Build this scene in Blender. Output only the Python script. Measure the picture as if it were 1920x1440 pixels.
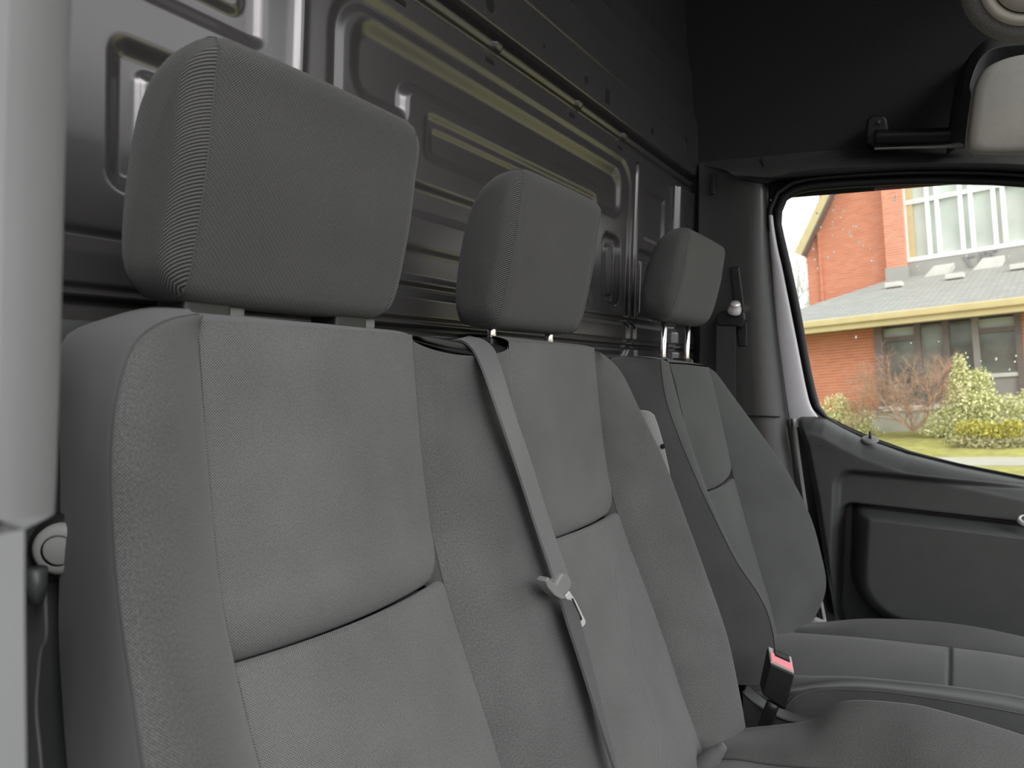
import bpy, bmesh, math, random
import numpy as np
from mathutils import Vector, Matrix
random.seed(7)
scene = bpy.context.scene
for o in list(bpy.data.objects):
    bpy.data.objects.remove(o)
COL = scene.collection

# ------------------------------------------------------------------ camera
# Van axes: X across the cab (passenger side -> driver side), Y rearwards, Z up.
FOC = 1400.0                                   # focal length in pixels of the 1920 wide frame
dxv = np.array([835.0, -20.0, FOC]); dxv /= np.linalg.norm(dxv)
dzv = np.array([.03, -1.0, -(835 * .03 + 20) / FOC]); dzv /= np.linalg.norm(dzv)
dyv = np.cross(dzv, dxv)
RC = np.array([dxv, dyv, dzv])                 # rows: van axes seen from the camera
CAM = np.array([0.0, 0.0, 1.5])
cd = bpy.data.cameras.new('camera'); cam = bpy.data.objects.new('camera', cd); COL.objects.link(cam)
cd.sensor_width = 36.0; cd.lens = FOC / 1920 * 36.0; cd.clip_start = .01; cd.clip_end = 300
m = Matrix.Identity(4)
for i in range(3):
    m[i][0] = RC[i][0]; m[i][1] = -RC[i][1]; m[i][2] = -RC[i][2]; m[i][3] = CAM[i]
cam.matrix_world = m
cd.dof.use_dof = True; cd.dof.focus_distance = .95; cd.dof.aperture_fstop = 10.0
scene.camera = cam

# ------------------------------------------------------------------ sky, light, exposure
w = bpy.data.worlds.new('overcast_sky'); scene.world = w; w.use_nodes = True
nt = w.node_tree; bg = nt.nodes['Background']
bg.inputs[0].default_value = (.96, .985, 1.0, 1); bg.inputs[1].default_value = 2.2
sd = bpy.data.lights.new('hazy_sun', 'SUN'); sd.energy = 2.6; sd.angle = math.radians(40); sd.color = (1, .985, .965)
so = bpy.data.objects.new('hazy_sun', sd); COL.objects.link(so)
so.rotation_euler = Vector((.45, .68, -.60)).to_track_quat('-Z', 'Y').to_euler()
vs = scene.view_settings; vs.view_transform = 'Standard'; vs.look = 'None'; vs.gamma = 1; vs.exposure = 0.15
vs.use_curve_mapping = False

# ------------------------------------------------------------------ helpers
def ray(px, py): return RC @ np.array([px - 960.0, py - 720.0, FOC])
def P(px, py, X=None, Y=None, Z=None):
    """van-frame point on the plane X=, Y= or Z= that a measured photo position belongs to"""
    r = ray(px, py)
    i, v = (0, X) if X is not None else (1, Y) if Y is not None else (2, Z)
    return CAM + (v - CAM[i]) / r[i] * r
def lerp(a, b, t): return a + (b - a) * t
def interp(x, xs, ys): return float(np.interp(x, xs, ys))
def sstep(a, b, x):
    t = np.clip((x - a) / (b - a), 0, 1); return t * t * (3 - 2 * t)
def curve(pts, n=40):
    """smooth curve through points, resampled evenly along its length"""
    p = np.array(pts, float)
    if len(p) == 2:
        return p[0] + (p[1] - p[0]) * np.linspace(0, 1, n)[:, None]
    q = np.vstack([2 * p[0] - p[1], p, 2 * p[-1] - p[-2]]); out = []
    for i in range(1, len(q) - 2):
        for t in np.linspace(0, 1, 16, endpoint=False):
            a, b, c, d = q[i - 1], q[i], q[i + 1], q[i + 2]
            out.append(.5 * (2 * b + (c - a) * t + (2 * a - 5 * b + 4 * c - d) * t * t + (3 * b - a - 3 * c + d) * t ** 3))
    out.append(p[-1]); out = np.array(out)
    s = np.concatenate([[0], np.cumsum(np.linalg.norm(np.diff(out, axis=0), axis=1))])
    return np.array([np.interp(np.linspace(0, s[-1], n), s, out[:, k]) for k in range(3)]).T
def closed(pts, n=64):
    p = np.array(pts, float); k = len(p); out = []
    for i in range(k):
        a, b, c, d = p[i - 1], p[i], p[(i + 1) % k], p[(i + 2) % k]
        for t in np.linspace(0, 1, 12, endpoint=False):
            out.append(.5 * (2 * b + (c - a) * t + (2 * a - 5 * b + 4 * c - d) * t * t + (3 * b - a - 3 * c + d) * t ** 3))
    out = np.array(out); o2 = np.vstack([out, out[:1]])
    s = np.concatenate([[0], np.cumsum(np.linalg.norm(np.diff(o2, axis=0), axis=1))])
    q = np.linspace(0, s[-1], n, endpoint=False)
    return np.array([np.interp(q, s, o2[:, j]) for j in range(p.shape[1])]).T
def link(name, me, mat, parent=None, smooth=True):
    o = bpy.data.objects.new(name, me); COL.objects.link(o)
    if mat: me.materials.append(mat)
    if smooth and len(me.polygons):
        me.polygons.foreach_set('use_smooth', [True] * len(me.polygons))
    if parent: o.parent = parent
    return o
def mesh(name, v, f, mat, parent=None, smooth=True):
    me = bpy.data.meshes.new(name); me.from_pydata([tuple(map(float, p)) for p in v], [], f); me.update()
    return link(name, me, mat, parent, smooth)
def gridmesh(name, G, mat, parent=None, smooth=True, closed_s=False, uvs=None):
    """G: (rows, columns, 3) surface with metric UVs"""
    G = np.asarray(G, float); R, S = G.shape[:2]
    v = G.reshape(-1, 3); f = []; loops = []
    du = np.linalg.norm(np.diff(G, axis=1), axis=2).mean(0); dv = np.linalg.norm(np.diff(G, axis=0), axis=2).mean(1)
    u = np.concatenate([[0], np.cumsum(du)]); vv = np.concatenate([[0], np.cumsum(dv)])
    SS = S if closed_s else S - 1
    for r in range(R - 1):
        for s in range(SS):
            s2 = (s + 1) % S
            f.append((r * S + s, r * S + s2, (r + 1) * S + s2, (r + 1) * S + s))
            u2 = u[s + 1] if s + 1 < S else u[s] + du[-1]
            loops += [(u[s], vv[r]), (u2, vv[r]), (u2, vv[r + 1]), (u[s], vv[r + 1])]
    o = mesh(name, v, f, mat, parent, smooth)
    ul = o.data.uv_layers.new(name='UVMap')
    ul.data.foreach_set('uv', np.array(loops).ravel())
    return o
def patch(name, a, b, Ta, Tb, mat, parent, ns=16, fn=None):
    """surface between two curves with given end tangents; fn(G) may shape it"""
    a = np.asarray(a, float); b = np.asarray(b, float)
    Ta = np.broadcast_to(np.asarray(Ta, float), a.shape); Tb = np.broadcast_to(np.asarray(Tb, float), b.shape)
    s = np.linspace(0, 1, ns)[None, :, None]
    G = (2 * s ** 3 - 3 * s ** 2 + 1) * a[:, None] + (s ** 3 - 2 * s ** 2 + s) * Ta[:, None] + (-2 * s ** 3 + 3 * s ** 2) * b[:, None] + (s ** 3 - s ** 2) * Tb[:, None]
    if fn is not None: G = fn(G)
    return gridmesh(name, G, mat, parent)
def wrap_uv(o, xm, w2):
    me = o.data; ul = me.uv_layers[0]
    for lp_ in me.loops:
        co = me.vertices[lp_.vertex_index].co; e = abs(co[0] - xm) - w2; ul.data[lp_.index].uv = (co[1] + e, co[2] - e)
    return o
def tube(name, pts, r, mat, parent=None, n=10, flat=None, cap=True):
    """round (or oval) tube along a path; r may be a list"""
    p = np.asarray(pts, float); k = len(p); rr = np.broadcast_to(np.asarray(r, float), (k,))
    V = []; f = []
    up = None
    for i in range(k):
        t = p[min(i + 1, k - 1)] - p[max(i - 1, 0)]; t = t / (np.linalg.norm(t) + 1e-12)
        if up is None:
            up = np.array([0, 0, 1.0]) if abs(t[2]) < .9 else np.array([1.0, 0, 0])
        sd_ = np.cross(t, up); sd_ /= np.linalg.norm(sd_); up = np.cross(sd_, t)
        fl = flat or 1.0
        for j in range(n):
            q = 2 * math.pi * j / n
            V.append(p[i] + rr[i] * (math.cos(q) * sd_ + fl * math.sin(q) * up))
    for i in range(k - 1):
        for j in range(n):
            j2 = (j + 1) % n; f.append((i * n + j, i * n + j2, (i + 1) * n + j2, (i + 1) * n + j))
    if cap:
        f.append(tuple(range(n))[::-1]); f.append(tuple((k - 1) * n + j for j in range(n)))
    return mesh(name, V, f, mat, parent)
def bevel_obj(o, wdt=.003, seg=3):
    md = o.modifiers.new('bevel', 'BEVEL'); md.width = wdt; md.segments = seg; md.limit_method = 'ANGLE'; md.angle_limit = math.radians(35)
    md2 = o.modifiers.new('wn', 'WEIGHTED_NORMAL'); md2.keep_sharp = False
    return o
def hexa(name, c8, mat, parent=None, bev=.003):
    """box from eight corners: 4 of the near face, 4 of the far face, same order"""
    o = mesh(name, c8, [(0, 1, 2, 3), (7, 6, 5, 4), (0, 4, 5, 1), (1, 5, 6, 2), (2, 6, 7, 3), (3, 7, 4, 0)], mat, parent, smooth=bev > 0)
    bm = bmesh.new(); bm.from_mesh(o.data); bmesh.ops.recalc_face_normals(bm, faces=bm.faces); bm.to_mesh(o.data); bm.free()
    if bev: bevel_obj(o, bev)
    return o
def box(name, lo, hi, mat, parent=None, bev=.003):
    (x0, y0, z0), (x1, y1, z1) = lo, hi
    return hexa(name, [(x0, y0, z0), (x1, y0, z0), (x1, y0, z1), (x0, y0, z1), (x0, y1, z0), (x1, y1, z0), (x1, y1, z1), (x0, y1, z1)], mat, parent, bev)
def prism(name, poly, vec, mat, parent=None, bev=.002):
    """polygon (3D points) given thickness along vec"""
    n = len(poly); p = [np.array(q, float) for q in poly]; v = np.array(vec, float)
    V = p + [q + v for q in p]
    f = [tuple(range(n)), tuple(range(2 * n - 1, n - 1, -1))] + [(i, (i + 1) % n, n + (i + 1) % n, n + i) for i in range(n)]
    o = mesh(name, V, f, mat, parent, smooth=bev > 0)
    bm = bmesh.new(); bm.from_mesh(o.data); bmesh.ops.recalc_face_normals(bm, faces=bm.faces); bm.to_mesh(o.data); bm.free()
    if bev: bevel_obj(o, bev)
    return o
def lathe(name, prof, centre, axis, mat, parent=None, n=40):
    """prof: (radius, height along axis)"""
    ax = Vector(axis).normalized(); a = ax.orthogonal().normalized(); b = ax.cross(a); c = Vector(centre)
    G = [[tuple(c + ax * h + (a * math.cos(2 * math.pi * j / n) + b * math.sin(2 * math.pi * j / n)) * r) for j in range(n)] for r, h in prof]
    return gridmesh(name, np.array(G), mat, parent, closed_s=True)
def empty(name, loc=(0, 0, 0)):
    o = bpy.data.objects.new(name, None); COL.objects.link(o); o.location = loc; o.empty_display_size = .05
    return o
def tag(o, label, cat=None, group=None, kind=None):
    o['label'] = label
    if cat: o['category'] = cat
    if group: o['group'] = group
    if kind: o['kind'] = kind
    return o

# ------------------------------------------------------------------ materials
class N:
    def __init__(s, name):
        s.m = bpy.data.materials.new(name); s.m.use_nodes = True; s.t = s.m.node_tree
        s.b = s.t.nodes['Principled BSDF']; s.out = s.t.nodes['Material Output']
    def n(s, ty, **k):
        x = s.t.nodes.new(ty)
        for a, v in k.items(): setattr(x, a, v)
        return x
    def l(s, a, b): s.t.links.new(a, b)
    def math(s, op, a, b=None):
        x = s.n('ShaderNodeMath', operation=op)
        for i, v in enumerate((a, b)):
            if v is None: continue
            if isinstance(v, (int, float)): x.inputs[i].default_value = v
            else: s.l(v, x.inputs[i])
        return x.outputs[0]
    def ramp(s, fac, stops):
        x = s.n('ShaderNodeValToRGB'); e = x.color_ramp.elements
        while len(e) < len(stops): e.new(.5)
        for q, (p, c) in zip(e, stops): q.position = p; q.color = (*c, 1)
        s.l(fac, x.inputs[0]); return x.outputs[0]
    def noise(s, scale, detail=3, vec=None, rough=.5):
        x = s.n('ShaderNodeTexNoise'); x.inputs['Scale'].default_value = scale; x.inputs['Detail'].default_value = detail
        x.inputs['Roughness'].default_value = rough
        if vec is None:
            tc = s.n('ShaderNodeTexCoord'); vec = tc.outputs['Object']
        s.l(vec, x.inputs['Vector']); return x.outputs['Fac']
    def bump(s, h, strength, dist):
        x = s.n('ShaderNodeBump'); x.inputs['Strength'].default_value = strength; x.inputs['Distance'].default_value = dist
        s.l(h, x.inputs['Height']); s.l(x.outputs[0], s.b.inputs['Normal'])
def mul(c, k): return tuple(min(1, x * k) for x in c)
def plain(name, c, rough=.5, metal=0, var=.08, scale=40, bump=.0, bscale=600, spec=.5, coat=0):
    q = N(name); f = q.noise(scale)
    q.l(q.ramp(f, [(.3, mul(c, 1 - var)), (.7, mul(c, 1 + var))]), q.b.inputs['Base Color'])
    q.b.inputs['Roughness'].default_value = rough; q.b.inputs['Metallic'].default_value = metal
    q.b.inputs['Specular IOR Level'].default_value = spec; q.b.inputs['Coat Weight'].default_value = coat
    if bump: q.bump(q.noise(bscale, 2), bump, .0006)
    return q.m
def weave(name, dark, light, pitch, rough=.85, ang=.0, amp=.85, speck=.28, twill=False):
    """woven cloth in metric UVs: threads crossing, with relief"""
    q = N(name); tc = q.n('ShaderNodeTexCoord'); mp = q.n('ShaderNodeMapping')
    mp.inputs['Rotation'].default_value = (0, 0, ang); q.l(tc.outputs['UV'], mp.inputs['Vector'])
    sx = q.n('ShaderNodeSeparateXYZ'); q.l(mp.outputs[0], sx.inputs[0])
    k = 2 * math.pi / pitch
    u = q.math('MULTIPLY', sx.outputs[0], k); v = q.math('MULTIPLY', sx.outputs[1], k)
    if twill:
        a = q.math('SINE', q.math('ADD', u, v)); b = q.math('SINE', q.math('MULTIPLY', q.math('SUBTRACT', u, v), .5))
        h = q.math('ADD', q.math('MULTIPLY', a, .42), q.math('MULTIPLY', b, .10))
    else:
        h = q.math('MULTIPLY', q.math('MULTIPLY', q.math('SINE', u), q.math('SINE', v)), .5)
    h = q.math('ADD', h, .5)
    nz = q.noise(1.0 / pitch * 1.2, 2, tc.outputs['UV']); big = q.noise(9, 3)
    f = q.math('ADD', q.math('MULTIPLY', h, amp), q.math('MULTIPLY', nz, speck))
    f = q.math('ADD', f, q.math('MULTIPLY', q.math('SUBTRACT', big, .5), .25))
    q.l(q.ramp(f, [(.34, dark), (.80, light)]), q.b.inputs['Base Color'])
    q.b.inputs['Roughness'].default_value = rough; q.b.inputs['Specular IOR Level'].default_value = .25
    q.b.inputs['Sheen Weight'].default_value = .12; q.b.inputs['Sheen Roughness'].default_value = .5
    q.bump(f, .5, pitch * .3)
    return q.m
def brick(name, c1, c2, mortar, course=.075):
    """coursed brickwork seen from afar: pale bed joints, bricks varying in tone"""
    q = N(name); tc = q.n('ShaderNodeTexCoord'); s_ = q.n('ShaderNodeSeparateXYZ'); q.l(tc.outputs['Object'], s_.inputs[0])
    cb = q.n('ShaderNodeCombineXYZ'); q.l(s_.outputs[1], cb.inputs[0]); q.l(s_.outputs[2], cb.inputs[1])
    b = q.n('ShaderNodeTexBrick'); q.l(cb.outputs[0], b.inputs['Vector']); b.inputs['Scale'].default_value = 1
    b.inputs['Color1'].default_value = (*c1, 1); b.inputs['Color2'].default_value = (*c2, 1); b.inputs['Mortar'].default_value = (*c2, 1)
    b.inputs['Brick Width'].default_value = .22; b.inputs['Row Height'].default_value = course; b.inputs['Mortar Size'].default_value = .004
    f = q.math('FRACT', q.math('DIVIDE', s_.outputs[2], course))
    line = q.math('MULTIPLY', q.math('LESS_THAN', f, .26), .75)
    mxn = q.n('ShaderNodeMixRGB'); q.l(line, mxn.inputs[0]); q.l(b.outputs['Color'], mxn.inputs[1]); mxn.inputs[2].default_value = (*mortar, 1)
    q.l(mxn.outputs[0], q.b.inputs['Base Color']); q.b.inputs['Roughness'].default_value = .9
    q.bump(q.math('SUBTRACT', 1.0, line), .4, .01)
    return q.m
M = {}
M['panel_cloth'] = weave('panel_cloth', (.009, .009, .0090), (.166, .166, .163), .0021)
M['bolster_cloth'] = weave('bolster_cloth', (.030, .0303, .0300), (.165, .165, .162), .0019, amp=.5, speck=.42)
M['head_cloth'] = weave('head_cloth', (.006, .0059, .0059), (.094, .092, .090), .0021, ang=.0, twill=True)
M['side_cloth'] = weave('side_cloth', (.080, .079, .082), (.150, .148, .151), .0014, amp=.3, speck=.4)
M['dark_cloth'] = weave('dark_cloth', (.038, .040, .039), (.125, .129, .124), .0016, amp=.35, speck=.5)
M['seam'] = plain('seam_thread', (.045, .045, .045), .8)
M['webbing'] = weave('belt_webbing', (.085, .084, .087), (.20, .198, .20), .0018, rough=.45, amp=.5)
M['webbing_dark'] = weave('belt_webbing_dark', (.03, .03, .032), (.07, .07, .072), .0018, rough=.5, amp=.5)
M['chrome'] = plain('chrome', (.9, .89, .87), .12, 1, .03)
M['steel'] = plain('brushed_steel', (.74, .72, .70), .3, .45, .05)
M['bulkhead'] = plain('bulkhead_paint', (.112, .106, .108), .25, .60, .05, 6, .06, 350)
M['black_plastic'] = plain('black_plastic', (.014, .014, .015), .45, 0, .1, 60, .05)
M['dark_plastic'] = plain('dark_grained_plastic', (.050, .052, .052), .42, 0, .06, 30, .15, 900)
M['pillar_plastic'] = plain('pillar_plastic', (.052, .052, .051), .36, 0, .06, 30, .12, 900)
M['grey_plastic'] = plain('grey_plastic', (.17, .17, .168), .5, 0, .05, 30, .1)
M['light_plastic'] = plain('light_grey_plastic', (.36, .36, .35), .5, 0, .05, 30, .1)
M['pillar_grey'] = plain('pale_grey_trim', (.195, .195, .20), .75, 0, .05, 12, .12, 500)
M['headliner'] = plain('charcoal_headliner', (.022, .022, .024), .95, 0, .2, 300, .3, 1200)
M['visor'] = plain('visor_vinyl', (.30, .288, .26), .75, 0, .04, 60, .15, 800)
M['lamp'] = plain('cream_lamp_plastic', (.62, .59, .50), .45, 0, .03)
M['felt'] = plain('grey_felt', (.24, .23, .215), .95, 0, .25, 500, .4, 1500)
M['rubber'] = plain('black_rubber', (.008, .008, .009), .5)
M['paint'] = plain('silver_body_paint', (.66, .65, .68), .3, 0, .02, 5, 0, coat=.4)
M['red'] = plain('red_button', (.85, .30, .33), .4, 0, .05, 30)
M['void'] = plain('hole_black', (.004, .004, .004), .9)

# ------------------------------------------------------------------ room shell: bulkhead wall
YB = .64
def rrect(x, z, x0, x1, z0, z1, r):
    cx, cz, hx, hz = (x0 + x1) / 2, (z0 + z1) / 2, (x1 - x0) / 2 - r, (z1 - z0) / 2 - r
    qx, qz = np.abs(x - cx) - hx, np.abs(z - cz) - hz
    return np.hypot(np.maximum(qx, 0), np.maximum(qz, 0)) + np.minimum(np.maximum(qx, qz), 0) - r
def plateau(d, bev): return 1 - sstep(-bev, 0, d)
def bead(d, wd): return np.exp(-(d / wd) ** 2)
def bulk_h(x, z):
    h = np.zeros_like(x)
    mid = z < 1.97
    # left field: stacked pressed rectangles
    h -= .009 * plateau(rrect(x, z, .375, .565, 1.635, 1.778, .022), .020)
    h += .007 * plateau(rrect(x, z, .405, .545, 1.655, 1.755, .015), .012)
    h -= .008 * plateau(rrect(x, z, .392, .548, 1.812, 2.05, .02), .018)
    h += .006 * plateau(rrect(x, z, .420, .525, 1.838, 2.04, .02), .012)
    h += .008 * bead(x - (.592 + (z - 1.85) * .02), .007) * sstep(1.6, 1.66, z)
    # main field: pressed frame line, recessed inverted U, small recessed panel
    fr_ = rrect(x, z, .635, 1.578, 1.50, 1.948, .07)
    h -= .0050 * plateau(fr_, .016); h += .0030 * plateau(fr_ + .018, .010)
    h -= .010 * plateau(rrect(x, z, .675, 1.525, 1.806, 1.922, .045), .026) * (1 - plateau(rrect(x, z, .772, 1.415, 1.6, 1.872, .03), .018))
    h -= .0045 * plateau(rrect(x, z, .820, 1.395, 1.770, 1.842, .02), .013); h -= .0035 * plateau(rrect(x, z, .838, 1.378, 1.778, 1.824, .015), .011)
    h -= .007 * plateau(rrect(x, z, .72, 1.39, 1.69, 1.742, .02), .014)
    h -= .005 * plateau(rrect(x, z, .72, 1.39, 1.60, 1.655, .02), .014)
    h -= .009 * plateau(rrect(x, z, 1.425, 1.525, 1.62, 1.778, .03), .016); h += .005 * plateau(rrect(x, z, 1.447, 1.50, 1.64, 1.755, .02), .01)
    # right field
    h -= .012 * bead(x - 1.603, .005) * sstep(1.96, 1.93, z)
    h -= .008 * plateau(rrect(x, z, 1.645, 1.80, 1.785, 1.915, .02), .018)
    h -= .010 * plateau(rrect(x, z, 1.625, 1.77, 1.60, 1.77, .018), .014); h += .006 * plateau(rrect(x, z, 1.645, 1.75, 1.61, 1.748, .012), .01)
    h += .016 * plateau(rrect(x, z, 1.855, 2.0, 1.5, 1.965, .01), .01)
    # lower ledges
    h -= .006 * bead(z - 1.596, .005)
    h += .006 * sstep(1.590, 1.580, z)
    h -= .008 * bead(z - 1.5505, .0022)
    h += .006 * bead(z - 1.545, .003)
    h -= .010 * bead(z - 1.538, .0025)
    h += .004 * sstep(1.536, 1.530, z)
    # folded joint with clips, then the upper field
    h -= .004 * bead(z - 1.9745, .0012)
    h += .006 * sstep(1.975, 1.979, z)
    h += .0035 * bead(z - 1.986, .004)
    h -= .014 * plateau(rrect(x, z, -1, 3, 1.988, 2.000, .002), .004)
    h += .012 * sstep(1.998, 2.006, z)
    dd = rrect(x, z, -1, 1.885, 1.6, 2.081, .06)
    h += .0035 * bead(dd, .004) * sstep(2.03, 2.05, z)
    h -= .006 * sstep(2.142, 2.152, z); h += .0035 * bead(z - 2.147, .005)
    h += .006 * bead(z - 2.203, .010) * sstep(1.79, 1.76, x)
    h -= .010 * sstep(2.26, 2.30, z)
    for cx in (.985, 1.275, 1.495, .72):
        h += .005 * plateau(rrect(x, z, cx - .012, cx + .012, 1.974, 1.993, .003), .003)
    # the panel leans a little where it meets the side wall
    h += .02 * sstep(1.93, 2.05, x)
    return h
xs = np.linspace(.12, 2.06, 560); zs = np.concatenate([np.linspace(.75, 1.48, 12, endpoint=False), np.linspace(1.48, 2.32, 420), np.linspace(2.34, 2.62, 8)])
Xg, Zg = np.meshgrid(xs, zs)
Hg = bulk_h(Xg, Zg)
G = np.stack([Xg, YB - Hg, Zg], axis=2)
wall_rear = gridmesh('wall_rear', G, M['bulkhead'])
tag(wall_rear, 'grey painted sheet metal bulkhead with embossed ribs behind the seats', kind='structure')
def onwall(px, py, off=.0):
    q = P(px, py, Y=YB)
    hh = float(bulk_h(np.array([[q[0]]]), np.array([[q[2]]]))[0, 0])
    q = P(px, py, Y=YB - hh - off); return q
for px, py, rx, rz in ((920, 8, .012, .014), (1100, 150, .008, .011), (1224, 246, .009, .015), (1021, 86, .004, .005), (1288, 262, .007, .018)):
    c = onwall(px, py, .0006)
    lathe('hole', [(0, .0), (rx * .9, .0), (rx, -.0005), (rx * 1.08, -.003)], c, (0, -1, 0), M['void'], wall_rear, 20).scale = (1, 1, 1)
c = onwall(1139, 181, .0); box('slot', (c[0] - .009, c[1] - .0012, c[2] - .013), (c[0] + .009, c[1] + .003, c[2] + .013), M['void'], wall_rear, 0)
for px, py in ((918, 114), (1072, 216), (1162, 277), (1197, 306), (750, 2)):
    c = onwall(px, py, .0); box('slot', (c[0] - .011, c[1] - .001, c[2] - .003), (c[0] + .011, c[1] + .003, c[2] + .003), M['void'], wall_rear, 0)
# outer skin behind the bulkhead, floor, roof
floor = box('floor', (.0, -1.1, .45), (2.1, .7, .5), M['black_plastic'], None, 0)
tag(floor, 'black rubber cab floor under the seats', kind='structure')
ceiling = box('ceiling', (.0, -.55, 2.58), (2.1, .75, 2.62), M['headliner'], None, 0)
tag(ceiling, 'dark headliner of the high roof', kind='structure')

# driver side upper wall (cloth) -- leans inwards with height
def wallx(z): return interp(z, [1.3, 1.95, 2.1, 2.3, 2.62], [1.985, 1.975, 1.955, 1.91, 1.80])
G = []
for z in np.linspace(1.93, 2.6, 24):
    x = wallx(z) + .01; G.append([(x, y, z) for y in np.linspace(.655, -.75, 20)])
wall_right = gridmesh('wall_right', np.array(G), M['headliner'])
tag(wall_right, 'charcoal cloth side lining above the driver door', kind='structure')
skin = []
for z in np.linspace(.45, 2.62, 20):
    skin.append([(wallx(max(z, 1.3)) + .075, y, z) for y in (.75, .43)])
gridmesh('outer_skin', np.array(skin), M['paint'], wall_right)

# ------------------------------------------------------------------ driver door, window, pillar
def doorx(z): return interp(z, [.7, 1.3, 1.95], [1.985, 1.975, 1.935])
def onplane(px, py, off=0.0):
    q = P(px, py, X=1.96)
    for _ in range(4): q = P(px, py, X=doorx(q[2]) + off)
    return q
win_px = [(1466, 420), (1467, 398), (1476, 376), (1500, 363), (1560, 355), (1700, 347), (1830, 347), (1920, 352), (2060, 366), (2200, 392), (2290, 440), (2370, 560), (2440, 700), (2500, 850), (2510, 915), (2480, 945), (2380, 952),
          (2200, 937), (2050, 917), (1920, 893), (1800, 869), (1700, 845), (1620, 817), (1580, 799), (1553, 781), (1538, 760), (1521, 692), (1502, 585), (1482, 490)]
ctr = np.array([1960.0, 640.0])
def grow(px, py, d):
    """a contour around the opening, d pixels further out"""
    return px, py
wl = closed(np.array(win_px, float), 120)
tn = np.roll(wl, -1, 0) - np.roll(wl, 1, 0); tn /= np.linalg.norm(tn, axis=1)[:, None]
nrm = np.stack([tn[:, 1], -tn[:, 0]], 1)          # outward normals of the clockwise contour
if ((nrm * (wl - ctr)).sum(1)).mean() < 0: nrm = -nrm
wmul = np.array([1 - .88 * float(sstep(750, 800, p[1])) for p in wl])   # the trim hides the channel along the sill
def ring(d, off): return np.array([onplane(p[0] + n_[0] * d * k_, p[1] + n_[1] * d * k_, off if k_ > .9 else max(off, .006)) for p, n_, k_ in zip(wl, nrm, wmul)])
window_1 = empty('window_1', (1.95, .1, 1.3)); tag(window_1, 'driver door side window with black rubber seal', kind='structure')
window_1.location = (0, 0, 0)
gl = N('window_glass'); gl.t.nodes.remove(gl.b)
tr = gl.n('ShaderNodeBsdfTransparent'); tr.inputs[0].default_value = (.80, .83, .81, 1)
gs = gl.n('ShaderNodeBsdfGlossy'); gs.inputs['Roughness'].default_value = .02; gs.inputs[0].default_value = (1, 1, 1, 1)
fr = gl.n('ShaderNodeFresnel'); fr.inputs[0].default_value = 1.45
fz = gl.n('ShaderNodeMath', operation='MULTIPLY_ADD'); gl.l(gl.ramp(gl.noise(3), [(.2, (.015, .015, .015)), (.8, (.03, .03, .03))]), fz.inputs[2]); gl.l(fr.outputs[0], fz.inputs[0]); fz.inputs[1].default_value = .8
mx = gl.n('ShaderNodeMixShader'); gl.l(fz.outputs[0], mx.inputs[0]); gl.l(tr.outputs[0], mx.inputs[1]); gl.l(gs.outputs[0], mx.inputs[2]); gl.l(mx.outputs[0], gl.out.inputs[0])
rg = ring(4, .025); cc = rg.mean(0)
V = list(rg) + [cc]; n_ = len(rg)
mesh('pane', V, [(i, (i + 1) % n_, n_) for i in range(n_)], gl.m, window_1, smooth=False)
gridmesh('seal', np.array([ring(0, .026), ring(1, .014), ring(6, .010), ring(14, .010), ring(17, .016), ring(18, .026)]), M['rubber'], window_1, closed_s=True)
# water specks on the outside of the pane
V = []; f = []
spk = [(1525, 373), (1552, 373), (1566, 369), (1614, 368), (1531, 383), (1568, 386), (1562, 394), (1566, 398), (1582, 394), (1531, 400), (1577, 407), (1532, 400), (1537, 401), (1561, 416), (1561, 422), (1539, 426), (1529, 421), (1566, 427), (1581, 430), (1593, 432), (1592, 437), (1595, 441), (1561, 441), (1605, 424), (1610, 452), (1610, 455), (1618, 460), (1619, 465), (1632, 466), (1564, 472), (1525, 467), (1528, 486), (1533, 503), (1553, 482), (1634, 489), (1639, 489), (1678, 370), (1677, 377), (1687, 397), (1695, 455), (1712, 403), (1706, 407), (1636, 402), (1600, 423),
       (1723, 506), (1720, 499), (1605, 632), (1708, 643), (1811, 662), (1814, 670), (1867, 672), (1839, 677), (1903, 678), (1846, 695), (1893, 693), (1868, 673), (1905, 667), (1818, 686), (1812, 479), (1892, 479), (1916, 468), (1511, 503), (1506, 540), (1700, 560), (1760, 640)]
spk = list(dict.fromkeys(spk))
for px, py in spk:
    c = onplane(px, py, .023); r = random.uniform(.0014, .0028); k = len(V); el = random.uniform(1, 1.7)
    for a in range(3):
        rr, hx = ((1.0, 0), (.7, .5), (.05, .8))[a]
        for j in range(6):
            q = 2 * math.pi * j / 6
            V.append((c[0] - hx * r, c[1] + r * rr * math.cos(q), c[2] + r * rr * el * math.sin(q)))
    for a in range(2):
        for j in range(6):
            f.append((k + a * 6 + j, k + a * 6 + (j + 1) % 6, k + a * 6 + 6 + (j + 1) % 6, k + a * 6 + 6 + j))
dm = N('water_speck'); tl = dm.n('ShaderNodeBsdfTranslucent'); dm.l(dm.ramp(dm.noise(200), [(.3, (.9, .9, .88)), (.7, (1, 1, .98))]), tl.inputs[0])
ga = dm.n('ShaderNodeBsdfGlossy'); ga.inputs['Roughness'].default_value = .1; mxs = dm.n('ShaderNodeMixShader'); mxs.inputs[0].default_value = .1
dm.l(tl.outputs[0], mxs.inputs[1]); dm.l(ga.outputs[0], mxs.inputs[2]); dm.l(mxs.outputs[0], dm.out.inputs[0])
o = mesh('water_specks', V, f, dm.m, window_1); o['kind'] = 'stuff'

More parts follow.
